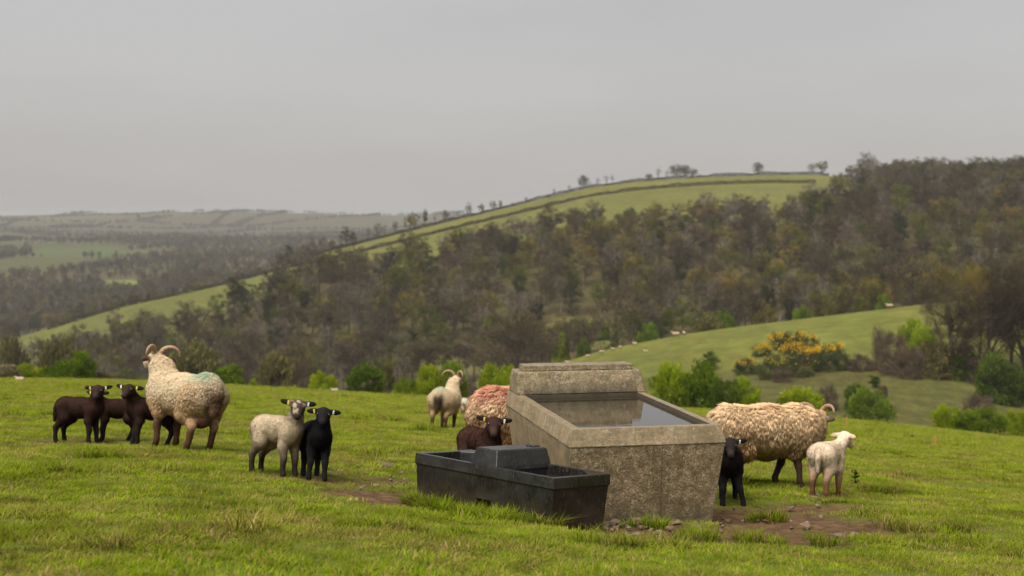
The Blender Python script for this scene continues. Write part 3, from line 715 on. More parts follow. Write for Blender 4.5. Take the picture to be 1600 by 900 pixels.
bevel_mod(obj('box_catch', bm_mesh('box_catch', loft([(.62, .70, -BW+.06, -BW+.13, .1125), (.625, .695, -BW+.065, -BW+.125, .122)])), M_PLAST, fb), .003)
for poly in (near_b, far_b):
    bm = bmesh.new(); cx = sum(p[0] for p in poly)/5; cy = sum(p[1] for p in poly)/5
    bm.faces.new([bm.verts.new((cx+(x-cx)*.985, cy+(y-cy)*.985, -.075)) for x, y in poly]); bmesh.ops.recalc_face_normals(bm, faces=bm.faces[:])
    obj('water', bm_mesh('trough_water', bm), M_WATER, bt)

# ------------------------------------------------------------------ trees and shrubs
def cat_geo(parts):
    V, Q, o = [], [], 0
    for v, q in parts: V.append(v); Q.append(np.asarray(q)+o); o += len(v)
    return np.concatenate(V), np.concatenate(Q)
def limb(pts, rad, sides=5):
    pts = np.asarray(pts, float); n_ = len(pts); V = []
    for i in range(n_):
        t = pts[min(i+1, n_-1)]-pts[max(i-1, 0)]; t /= np.linalg.norm(t)+1e-9
        a = np.cross(t, (0.3, 1, .1)); a /= np.linalg.norm(a)+1e-9; b = np.cross(t, a)
        an = np.arange(sides)*2*math.pi/sides; V.append(pts[i]+(np.cos(an)[:, None]*a+np.sin(an)[:, None]*b)*rad[i])
    Q = [(i*sides+k, i*sides+(k+1) % sides, (i+1)*sides+(k+1) % sides, (i+1)*sides+k) for i in range(n_-1) for k in range(sides)]
    return np.concatenate(V), np.array(Q)
def tree_geo(h, cw, seed, dens=1.0, base=.22, clumps=40, per=44, tl=(.45, 1.0), tw=.085, top=1.0, limbs=9, clump_r=.17, column=False, thick=1.0, leafy=False, flat=False):
    """h height, cw crown width; returns trunk mesh and crown mesh"""
    g = np.random.default_rng(seed); parts = []
    th = h*.62; zz = np.linspace(-.03, 1, 7); wob = np.cumsum(g.normal(0, .012*h, (7, 2)), 0); wob[0] = 0
    ax = np.column_stack([wob, zz*th]); r0 = h*.021*thick
    parts.append(limb(ax, r0*(1-.72*np.clip(zz, 0, 1))*np.where(zz < .02, 1.35, 1), 6))
    cz0, cz1 = base*h, h; cc = []
    rad = cw/2
    tries = 0
    while len(cc) < clumps and tries < 5000:
        tries += 1
        u = g.normal(0, 1, 3); u /= np.linalg.norm(u); rr = g.random()**(.36 if base > 0 else .22)
        q = np.array((u[0]*rad*rr, u[1]*rad*rr, (cz0+cz1)/2+u[2]*(cz1-cz0)/2*rr))
        if flat and q[2] < h*.72: continue
        if base > 0 and q[2] < cz0+.25*(cz1-cz0) and np.hypot(q[0], q[1]) > rad*.75: continue
        cc.append(q)
    cc = np.array(cc)*np.array((1, 1, 1)); sh_ = g.uniform(.75, 1.15, len(cc))
    for k in range(limbs):
        a = ax[2+int(g.integers(0, 5))]; tgt = cc[g.integers(0, len(cc))]*np.array((.9, .9, 1))
        if tgt[2] < a[2]: tgt = tgt.copy(); tgt[2] = a[2]+.1*h
        mid = a*.5+tgt*.5+np.array((0, 0, -.04*h))*g.random()+g.normal(0, .015*h, 3)
        lr = r0*g.uniform(.26, .5); parts.append(limb([a, a*.7+mid*.3, mid, tgt], [lr, lr*.85, lr*.6, lr*.2], 4))
        for _ in range(2):
            t2 = tgt+g.normal(0, .10*cw, 3); parts.append(limb([mid, mid*.4+t2*.6+g.normal(0, .01*h, 3), t2], [lr*.5, lr*.35, lr*.12], 3))
    TV, TQ = cat_geo(parts)
    # crown: sprays of fine twigs or leaf faces gathered in clumps
    n_ = int(clumps*per*dens); ci = g.integers(0, len(cc), n_); cr = clump_r*cw*sh_[ci]
    off = g.normal(0, 1, (n_, 3)); off /= np.linalg.norm(off, axis=1, keepdims=True); off *= (g.random(n_)**.45)[:, None]*cr[:, None]*np.array((1, 1, .8))
    P = cc[ci]+off; ctr = np.array((0, 0, cz0+.25*(cz1-cz0)))
    D = (P-ctr)/np.array((rad, rad, h*.5)); D += g.normal(0, .55, (n_, 3)); D[:, 2] += .35; D /= np.linalg.norm(D, axis=1, keepdims=True)
    Sd = np.cross(D, g.normal(0, 1, (n_, 3))); Sd /= np.linalg.norm(Sd, axis=1, keepdims=True)
    L = g.uniform(*tl, n_)[:, None]; Wd = tw*g.uniform(.6, 1.4, n_)[:, None]
    if leafy:
        V = np.stack([P-D*L*.5, P+Sd*Wd, P+D*L*.5, P-Sd*Wd], 1).reshape(-1, 3); Q = np.arange(n_*4).reshape(-1, 4)
        cm = mesh_np('crown', V, quads=Q, smooth=False)
    else:
        V = np.stack([P-D*L*.4-Sd*Wd*.5, P-D*L*.4+Sd*Wd*.5, P+D*L*.6], 1).reshape(-1, 3); Q = np.arange(n_*3).reshape(-1, 3)
        cm = mesh_np('crown', V, tris=Q, smooth=False)
    # clump-wise tint as a vertex value: some clumps are fresher than others
    a = cm.attributes.new('tint', 'FLOAT', 'POINT'); a.data.foreach_set('value', np.repeat(g.random(len(cc))[ci], 4 if leafy else 3).astype(np.float32))
    return mesh_np('trunk', TV, quads=TQ), cm

def crown_mat(name, c1, c2, c3, trans=.15, bright=.35):
    """colour differs from tree to tree and from clump to clump"""
    n = NT(name); rnd = n.rand(); tn = n.node('ShaderNodeAttribute', 2, {'attribute_name': 'tint'})
    c = n.ramp(rnd, (.0, c1), (.5, c2), (1., c3))
    c = n.mix(1., c, n.ramp(tn, (0., 1-bright), (1., 1+bright)), 'MULTIPLY')
    return n.leaf(c, trans)
n = NT('bark'); M_BARK = n.pbr(n.ramp(n.noise(4, n.objc(), 5), (.3, (.032, .026, .018)), (.7, (.085, .070, .052))), .95, None, .1)
n = NT('pale_bark'); M_PBARK = n.pbr(n.ramp(n.noise(4, n.objc(), 5), (.3, (.11, .092, .07)), (.7, (.19, .165, .135))), .95, None, .1)
M_BARE = crown_mat('bare_twigs', (.037, .029, .017), (.060, .046, .026), (.086, .064, .038), .1)
M_BARE2 = crown_mat('grey_twigs', (.080, .066, .046), (.112, .090, .064), (.066, .060, .036), .1)
M_BUD = crown_mat('budding_twigs', (.125, .098, .022), (.088, .084, .020), (.165, .118, .028), .2)
M_IVY = crown_mat('ivy', (.020, .025, .009), (.028, .032, .011), (.038, .038, .016), .1)
M_PALE = crown_mat('pale_twigs', (.16, .128, .088), (.13, .10, .07), (.12, .10, .062), .1)
M_PINE = crown_mat('pine_needles', (.018, .026, .012), (.022, .030, .015), (.03, .032, .018), .05)
M_GREENT = crown_mat('young_leaf', (.076, .090, .016), (.060, .072, .015), (.10, .104, .018), .25)
BUSH = {'bright': crown_mat('bright_leaf', (.215, .275, .010), (.20, .255, .010), (.23, .275, .012), .45),
        'green': crown_mat('green_leaf', (.105, .158, .010), (.120, .170, .012), (.095, .142, .010), .4),
        'deep': crown_mat('deep_leaf', (.064, .096, .010), (.074, .104, .012), (.060, .090, .010), .35),
        'olive': crown_mat('olive_leaf', (.115, .105, .030), (.10, .092, .030), (.125, .105, .036), .25),
        'brown': crown_mat('brown_scrub', (.090, .064, .040), (.10, .072, .046), (.08, .060, .036), .15),
        'pale': crown_mat('pale_scrub', (.19, .165, .085), (.17, .145, .08), (.18, .16, .08), .25),
        'gorse': crown_mat('gorse_spines', (.046, .055, .018), (.055, .062, .022), (.04, .050, .016), .15)}
n = NT('gorse_flower'); M_FLOWER = n.leaf(n.ramp(n.rand(), (0., (.60, .36, .012)), (1., (.62, .42, .014))), .25)

TREES = {}
def variants(kind, cnt, mat, bark=M_BARK, **kw):
    TREES[kind] = []
    for i in range(cnt):
        t, c = tree_geo(seed=hash_seed(kind, i), **{k: (v[i % len(v)] if isinstance(v, list) else v) for k, v in kw.items()})
        t.materials.append(bark); c.materials.append(mat); TREES[kind].append((t, c))
def hash_seed(k, i): return sum(ord(ch)*(j+3) for j, ch in enumerate(k))*31+i*101
variants('bare', 4, M_BARE, h=[12, 13, 11, 12.5], cw=[8.5, 9.5, 8, 7.5], clumps=40, per=66, clump_r=.15)
variants('grey', 3, M_BARE2, M_PBARK, h=[12, 11, 13], cw=[7.5, 8.5, 7], clumps=38, per=56, limbs=12, clump_r=.15)
variants('bud', 3, M_BUD, h=[10, 11, 9.5], cw=[8, 8.5, 7], clumps=40, per=62, tw=.12, clump_r=.15)
variants('ivy', 2, M_IVY, h=[12.5, 11], cw=[4.2, 5.2], clumps=44, per=44, base=.05, tw=.16, tl=(.3, .7), clump_r=.26)
variants('pale', 2, M_PALE, M_PBARK, h=[12, 13], cw=[6, 5.5], clumps=30, per=34, dens=.7, limbs=14, tw=.06)
variants('leaf', 2, M_GREENT, h=[9.5, 10.5], cw=[8, 7], clumps=40, per=60, tw=.16, tl=(.3, .6), clump_r=.15)
variants('pine', 1, M_PINE, h=13, cw=9, clumps=16, per=120, tw=.16, tl=(.3, .6), flat=True, clump_r=.17)
variants('slim', 2, M_BARE2, h=[10, 9], cw=[4, 4.6], clumps=22, per=26, dens=.7, limbs=8, base=.35, tw=.06)
variants('dome', 2, M_BARE, h=[10, 9.5], cw=[9, 9.6], clumps=60, per=60, base=.24, tw=.08, limbs=14)
variants('big', 3, M_BARE, h=[20, 19, 20], cw=[13, 14, 12], clumps=90, per=150, base=.22, tw=.055, tl=(.5, 1.2), limbs=26, clump_r=.13, thick=1.1)
def shrub_variants(kind, cnt, **kw):
    TREES[kind] = []
    for i in range(cnt):
        t, c = tree_geo(seed=hash_seed(kind, i), **kw); t.materials.append(M_BARK); c.materials.append(BUSH['green']); TREES[kind].append((t, c))
shrub_variants('shrub', 4, h=3., cw=3.6, clumps=60, per=95, base=-.25, tw=.070, tl=(.16, .32), leafy=True, limbs=10, clump_r=.19, thick=.7)
shrub_variants('scrub', 3, h=3., cw=4.0, clumps=60, per=90, base=-.25, tw=.045, tl=(.25, .55), limbs=12, clump_r=.18, thick=.7)
shrub_variants('tall', 2, h=4., cw=2.6, clumps=40, per=64, base=.02, tw=.075, tl=(.16, .32), leafy=True, limbs=8, clump_r=.24, thick=.6)

def place_tree(name, kind, loc, sx, sz, rz, label, cat, group=None, mat=None, bark=None, vi=0, lean=0.):
    t, c = TREES[kind][vi % len(TREES[kind])]
    r = empty(name, loc, (lean, 0, rz)); r.scale = (sx, sx, sz); tag(r, label, cat, group)
    for nme, me, m in (('trunk', t, bark), ('crown', c, mat)):
        o = bpy.data.objects.new(nme, me); COL.objects.link(o); o.parent = r
        if m is not None: o.material_slots[0].link = 'OBJECT'; o.material_slots[0].material = m
    return r
def joined(kind, vi):
    """trunk and crown as one mesh, for the scattered rest of a wood"""
    t, c = TREES[kind][vi]; bm = bmesh.new(); bm.from_mesh(t)
    for f in bm.faces: f.material_index = 0
    n0 = len(bm.faces); bm.from_mesh(c); bm.faces.ensure_lookup_table()
    for f in bm.faces[n0:]: f.material_index = 1
    me = bpy.data.meshes.new('tree_'+kind); bm.to_mesh(me); bm.free(); me.materials.append(t.materials[0]); me.materials.append(c.materials[0]); return me

def scatter(name, P, scl, rot, idx, meshes, tilt=None):
    """one object of uncountable stuff: instances on points through geometry nodes"""
    me = bpy.data.meshes.new(name); P = np.asarray(P, np.float32); me.vertices.add(len(P)); me.vertices.foreach_set('co', P.ravel())
    scl = np.asarray(scl, np.float32)
    if scl.ndim == 1: scl = np.repeat(scl[:, None], 3, 1)
    rt = np.zeros((len(P), 3), np.float32); rt[:, 2] = rot
    if tilt is not None: rt[:, :2] = tilt
    for nm, typ, arr, key in (('s', 'FLOAT_VECTOR', scl, 'vector'), ('r', 'FLOAT_VECTOR', rt, 'vector'), ('i', 'INT', np.asarray(idx, np.int32), 'value')):
        a = me.attributes.new(nm, typ, 'POINT'); a.data.foreach_set(key, arr.ravel())
    o = bpy.data.objects.new(name, me); COL.objects.link(o)
    src = bpy.data.collections.new(name+'_kinds')
    for k, m in enumerate(meshes): src.objects.link(bpy.data.objects.new('%s_%03d' % (name, k), m))
    ng = bpy.data.node_groups.new(name, 'GeometryNodeTree')
    ng.interface.new_socket('Geometry', in_out='INPUT', socket_type='NodeSocketGeometry'); ng.interface.new_socket('Geometry', in_out='OUTPUT', socket_type='NodeSocketGeometry')
    N, Lk = ng.nodes, ng.links
    gi, go = N.new('NodeGroupInput'), N.new('NodeGroupOutput'); ci = N.new('GeometryNodeCollectionInfo'); ci.inputs[0].default_value = src; ci.inputs['Separate Children'].default_value = True; ci.inputs['Reset Children'].default_value = True
    ip = N.new('GeometryNodeInstanceOnPoints'); ip.inputs['Pick Instance'].default_value = True
    def at_(nm, dt):
        a = N.new('GeometryNodeInputNamedAttribute'); a.data_type = dt; a.inputs[0].default_value = nm; return a.outputs[0]
    er = N.new('FunctionNodeEulerToRotation'); Lk.new(at_('r', 'FLOAT_VECTOR'), er.inputs[0])
    Lk.new(gi.outputs[0], ip.inputs['Points']); Lk.new(ci.outputs[0], ip.inputs['Instance']); Lk.new(at_('i', 'INT'), ip.inputs['Instance Index'])
    Lk.new(er.outputs[0], ip.inputs['Rotation']); Lk.new(at_('s', 'FLOAT_VECTOR'), ip.inputs['Scale']); Lk.new(ip.outputs[0], go.inputs[0])
    m = o.modifiers.new('scatter', 'NODES'); m.node_group = ng
    return o

# --- the hillside wood
def wood_points():
    sp = 10.8; gx, gy = np.meshgrid(np.arange(-560, 620, sp), np.arange(398, 1090, sp)); gx = gx.ravel().astype(float); gy = gy.ravel().astype(float)
    gx += RNG.uniform(-.48, .48, len(gx))*sp; gy += RNG.uniform(-.48, .48, len(gy))*sp
    k = np.abs(gx/gy) < .58; gx, gy = gx[k], gy[k]; gz = terrain(gx, gy)
    k = in_wood(gx, gy, gz); return gx[k], gy[k], gz[k]
wx, wy, wz = wood_points()
KINDS = [('bare', v) for v in range(4)]+[('grey', v) for v in range(3)]+[('bud', v) for v in range(3)]+[('ivy', v) for v in range(2)]+[('pale', v) for v in range(2)]+[('leaf', v) for v in range(2)]
def pick_kind(x, y):
    z1 = fbm(x*.012, y*.012, 91, 3); z2 = fbm(x*.02+9, y*.02, 95, 2); r = RNG.random(len(x)); out = np.zeros(len(x), int)
    pb = np.stack([.44+0*z1, .17+0*z1, .08+.55*sstep(.50, .68, z1), .07+.16*sstep(.55, .7, z2), .03+0*z1, .12+.30*sstep(.52, .68, 1-z1)], -1)
    cum = np.cumsum(pb/pb.sum(-1, keepdims=True), -1); g = (r[:, None] > cum).sum(-1).clip(0, 5)
    lo = np.array([0, 4, 7, 10, 12, 14]); nn_ = np.array([4, 3, 3, 2, 2, 2]); return lo[g]+(RNG.random(len(x))*nn_[g]).astype(int)
wk = pick_kind(wx, wy); wsc = RNG.uniform(.8, 1.3, len(wx))+.45*RNG.random(len(wx))**3; wr = RNG.uniform(0, 6.28, len(wx))
wpx = pxf(wx, wy); wtop = HY+FPX*(CZ-wz-wsc*10)/wy
brow_y = np.interp(np.clip(wpx, -149, 1749), PX, BROW); spur_y = np.interp(wpx, PX, HY+FPX*(CZ-KZ[6])/330.)
vis = (wpx > 0)*(wpx < 1600)*(wtop < brow_y-12)*(wtop < np.where(wpx > 860, spur_y-14, 999))
order = np.argsort(np.where(vis, wy, 1e9))[:285]
LAB = {'bare': ('bare brown broadleaf tree at the foot of the hillside wood', 'bare_tree'), 'grey': ('bare grey twiggy tree at the foot of the hillside wood', 'bare_tree'),
       'bud': ('ochre budding tree at the foot of the hillside wood', 'budding_tree'), 'ivy': ('narrow dark ivy-clad tree at the foot of the hillside wood', 'ivy_clad_tree'),
       'pale': ('pale cream barked bare tree at the foot of the hillside wood', 'pale_tree'), 'leaf': ('young green leafing tree at the foot of the hillside wood', 'leafing_tree')}
ZPX = [120, 220, 330, 450, 560, 660, 760, 870, 1000, 1130, 1260, 1400]
ZONE = ['at the left frame edge', 'above the brown lambs', 'above the lifted-head ewe', 'above the squarish green bush', 'above the cream and black lambs', 'above the round dark bush', 'above the far horned ewe', 'behind the brown domed thicket', 'above the clearing', 'above the distant sheep', 'above the gorse', 'above the upper spur field', 'behind the right-hand copse']
ind = np.zeros(len(wx), bool); ind[order] = True
for i in order:
    k, v = KINDS[wk[i]]; lb, nm = LAB[k]
    zn = ZONE[int(np.searchsorted(ZPX, wpx[i]))]; lb = lb.replace('at the foot of the hillside wood', 'low in the hillside wood, '+zn)
    place_tree(nm, k, (wx[i], wy[i], wz[i]-.2), wsc[i]*RNG.uniform(.9, 1.1), wsc[i], wr[i], lb, 'tree', k+' trees low in the hillside wood, '+zn, vi=v)
JM = [joined(k, v) for k, v in KINDS]
def iso(s): return np.stack([s*RNG.uniform(.9, 1.1, len(s)), s*RNG.uniform(.9, 1.1, len(s)), s], -1)
r_ = ~ind
wd = scatter('hillside_wood', np.stack([wx, wy, wz-.2], -1)[r_], iso(wsc)[r_], wr[r_], wk[r_], JM)
tag(wd, 'dense brown spring wood covering the steep hillside', 'wood', kind='stuff')

# --- woods and hedgerow trees in the far valley
def far_points():
    X, Y = [], []
    gx, gy = np.meshgrid(np.arange(-860, 160, 10), np.arange(962, 1580, 10)); gx = gx.ravel()+RNG.uniform(-5, 5, gx.size); gy = gy.ravel()+RNG.uniform(-5, 5, gy.size)
    k = (np.abs(gx/gy+.26) < .32)*far_wood(gx, gy); X.append(gx[k > 0]); Y.append(gy[k > 0])
    gx, gy = np.meshgrid(np.arange(-1900, 300, 17.), np.arange(1580, 3600, 20.)); gx = gx.ravel()+RNG.uniform(-8, 8, gx.size); gy = gy.ravel()+RNG.uniform(-9, 9, gy.size)
    k = (np.abs(gx/gy+.26) < .32)*far_wood(gx, gy); X.append(gx[k > 0]); Y.append(gy[k > 0])
    gx = RNG.uniform(-2900, 400, 520000); gy = RNG.uniform(1000, 5600, 520000); k = np.abs(gx/gy+.26) < .32; gx, gy = gx[k], gy[k]
    bi, ed = field_cell(gx, gy); k = (ed < 5.5)*(fbm(gx*.01, gy*.01, 101, 2) > .30); X.append(gx[k > 0]); Y.append(gy[k > 0])
    return np.concatenate(X), np.concatenate(Y)
fx, fy_ = far_points(); fz = terrain(fx, fy_); pp = HY+FPX*(CZ-fz)/fy_; pq = pxf(fx, fy_)
keep = np.ones(len(fx), bool)
for (cx, cy, rx, ry) in ((125, 393, 76, 10), (188, 446, 32, 9)): keep &= ~(((pq-cx)/rx)**4+((pp-cy)/ry)**4 < 1)
fx, fy_, fz = fx[keep], fy_[keep], fz[keep]
fk = pick_kind(fx, fy_); fs = RNG.uniform(.55, 1.2, len(fx))
fw_ = scatter('valley_woods', np.stack([fx, fy_, fz-.2], -1), iso(fs), RNG.uniform(0, 6.28, len(fx)), fk, JM)
tag(fw_, 'hazy woods and hedgerow trees across the far valley', 'woods', kind='stuff')

# --- hedges on the big hill
def hedge(name, label, pts, ht, wid, seed, mat, dens=34, bushy=.4):
    g = np.random.default_rng(seed); pts = np.array(pts); seg = np.linalg.norm(np.diff(pts[:, :2], axis=0), axis=1); cum = np.concatenate([[0], np.cumsum(seg)])
    n_ = int(cum[-1]*dens); s = g.uniform(0, cum[-1], n_); x = np.interp(s, cum, pts[:, 0]); y = np.interp(s, cum, pts[:, 1])
    hh = ht*(1-bushy/2+bushy*fbm(s*.12, s*0, seed, 3)*1.6)
    off = np.clip(g.normal(0, .38, n_), -1, 1); x = x+off*wid/2*.4; y = y+off*wid/2
    z = terrain(x, y)+hh*g.random(n_)*(1-.35*off**2)
    P = np.stack([x, y, z], -1); D = g.normal(0, 1, (n_, 3)); D[:, 2] = np.abs(D[:, 2])+.3; D /= np.linalg.norm(D, axis=1, keepdims=True)
    Sd = np.cross(D, g.normal(0, 1, (n_, 3))); Sd /= np.linalg.norm(Sd, axis=1, keepdims=True)
    L = g.uniform(.3, .8, n_)[:, None]; W_ = g.uniform(.10, .22, n_)[:, None]
    V = np.stack([P-D*L*.4-Sd*W_, P-D*L*.4+Sd*W_, P+D*L*.6], 1).reshape(-1, 3)
    me = mesh_np(name, V-np.array(pts[0]), tris=np.arange(n_*3).reshape(-1, 3), smooth=False)
    a = me.attributes.new('tint', 'FLOAT', 'POINT'); a.data.foreach_set('value', np.repeat(fbm(s*.3, s*0+3, seed+1, 2), 3).astype(np.float32))
    o = obj(name, me, mat); o.location = pts[0]; tag(o, label, 'hedge'); return o
def on_row(px, tabd, extra=0.): d = float(np.interp(px, PX, tabd))+extra; return at(px, d)
M_HEDGE = crown_mat('hedge_twigs', (.055, .048, .026), (.060, .050, .028), (.05, .048, .022), .1)
hedge('hedge', 'long dark hedge running up the crest field of the big hill', [on_row(p_, DR) for p_ in range(75, 1290, 15)], 1.7, 2.6, 5, M_HEDGE, 70, .9)
hedge('hedge', 'upper hedge along the skyline of the big hill', [on_row(p_, DR, 88) for p_ in range(440, 1300, 15)], 1.7, 2.6, 6, M_HEDGE, 70, .9)
hedge('hedge', 'short dark hedge spur across the pale crest field above the wood', [at(p_, d_) for p_, d_ in ((742, 742), (770, 752), (800, 760), (822, 770))], 3.0, 3., 7, M_HEDGE, 60)

# --- single trees on the skyline and along the hill hedge: (px, extra depth, height m, kind, variant, label)
SKY = [(866, 86, 6.5, 'slim', 0, 'small thin bare tree at the left end of the skyline row'), (889, 88, 6, 'slim', 1, 'spindly sapling just left of the round skyline tree'),
       (912, 80, 10.5, 'dome', 0, 'round-headed dark tree standing alone on the skyline hedge'), (934, 90, 7.5, 'slim', 1, 'thin bare tree just right of the round skyline tree'),
       (947, 92, 9, 'slim', 0, 'tallest of the thin saplings right of the round skyline tree'), (957, 90, 8, 'slim', 1, 'thin sapling rightmost of those beside the round skyline tree'),
       (1014, 90, 6, 'dome', 1, 'low bushy bare tree left of the skyline tree clump'), (1029, 92, 10.5, 'slim', 0, 'tall narrow bare tree at the left of the skyline clump'),
       (1043, 90, 8, 'slim', 1, 'leaning thin tree in the skyline clump'), (1057, 92, 12, 'dome', 1, 'largest bare rounded tree of the skyline clump'),
       (1070, 92, 10.5, 'dome', 0, 'bare tree right of the largest in the skyline clump'), (1083, 94, 8, 'dome', 1, 'lower bare tree at the right end of the skyline clump'),
       (1185, 92, 10.5, 'dome', 0, 'bare rounded tree alone on the hilltop right of the clump'), (1268, 90, 9, 'bare', 1, 'bare tree at the right end of the hilltop hedge'),
       (1284, 94, 11, 'leaf', 0, 'greenish tree at the end of the hilltop hedge'), (1330, 80, 11, 'bare', 0, 'bare broad tree beside the corner of the crest field'), (1352, 70, 12, 'bare', 2, 'brown domed tree at the top corner of the wood')]
for i, (px_, dx_, hh, kd, vi, lb) in enumerate(SKY):
    x, y, z = on_row(px_, DR, dx_); me = TREES[kd][vi % len(TREES[kd])][1]; H0 = max(v.co.z for v in me.vertices)
    place_tree('skyline_tree', kd, (x, y, z-.2), hh/H0*1.05, hh/H0, i*1.3, lb, 'tree', 'trees along the skyline', vi=vi)
k_ = 0
HW = [(85, 4), (105, 3), (135, 5), (170, 4), (205, 6), (232, 4), (262, 5), (300, 4), (340, 4), (385, 5), (405, 5), (440, 8), (452, 12), (466, 14), (478, 9), (492, 16), (505, 10), (518, 8), (541, 14), (552, 9), (575, 12), (590, 9), (602, 11), (618, 8), (640, 12), (648, 10), (664, 11), (680, 9), (697, 8), (715, 8), (733, 9), (752, 7), (770, 7), (782, 6), (800, 4), (822, 4)]
for px_, hh in HW:
    kd = ['bare', 'slim', 'grey', 'bud', 'bare', 'ivy', 'slim'][k_ % 7]; x, y, z = on_row(px_, DR, 6 if px_ < 440 else 80+(k_ % 3)*6)
    H0 = 12.; place_tree('hedgerow_tree', kd, (x, y, z-.2), hh/H0, hh/H0*1.1, k_*2.1, {'bare': 'brown bare', 'slim': 'thin bare', 'grey': 'grey bare', 'bud': 'budding ochre', 'ivy': 'dark ivied'}[kd]+' tree in the hill hedgerow '+('along the low left field' if px_ < 300 else 'at the top of the low left field' if px_ < 440 else 'in the thick clump on the left shoulder' if px_ < 530 else 'halfway up the slope' if px_ < 660 else 'on the upper slope near the skyline'), 'tree', 'hedgerow trees up the left flank of the hill', vi=k_); k_ += 1
for px_, d_, hh, lb in ((984, 660, 14, 'left flat-topped dark pine standing above the wood edge'), (1005, 652, 12.5, 'right flat-topped dark pine standing above the wood edge')):
    x, y, z = at(px_, d_); place_tree('pine_tree', 'pine', (x, y, z-.2), .62, hh/13, px_, lb, 'tree', 'flat-topped pines above the wood')

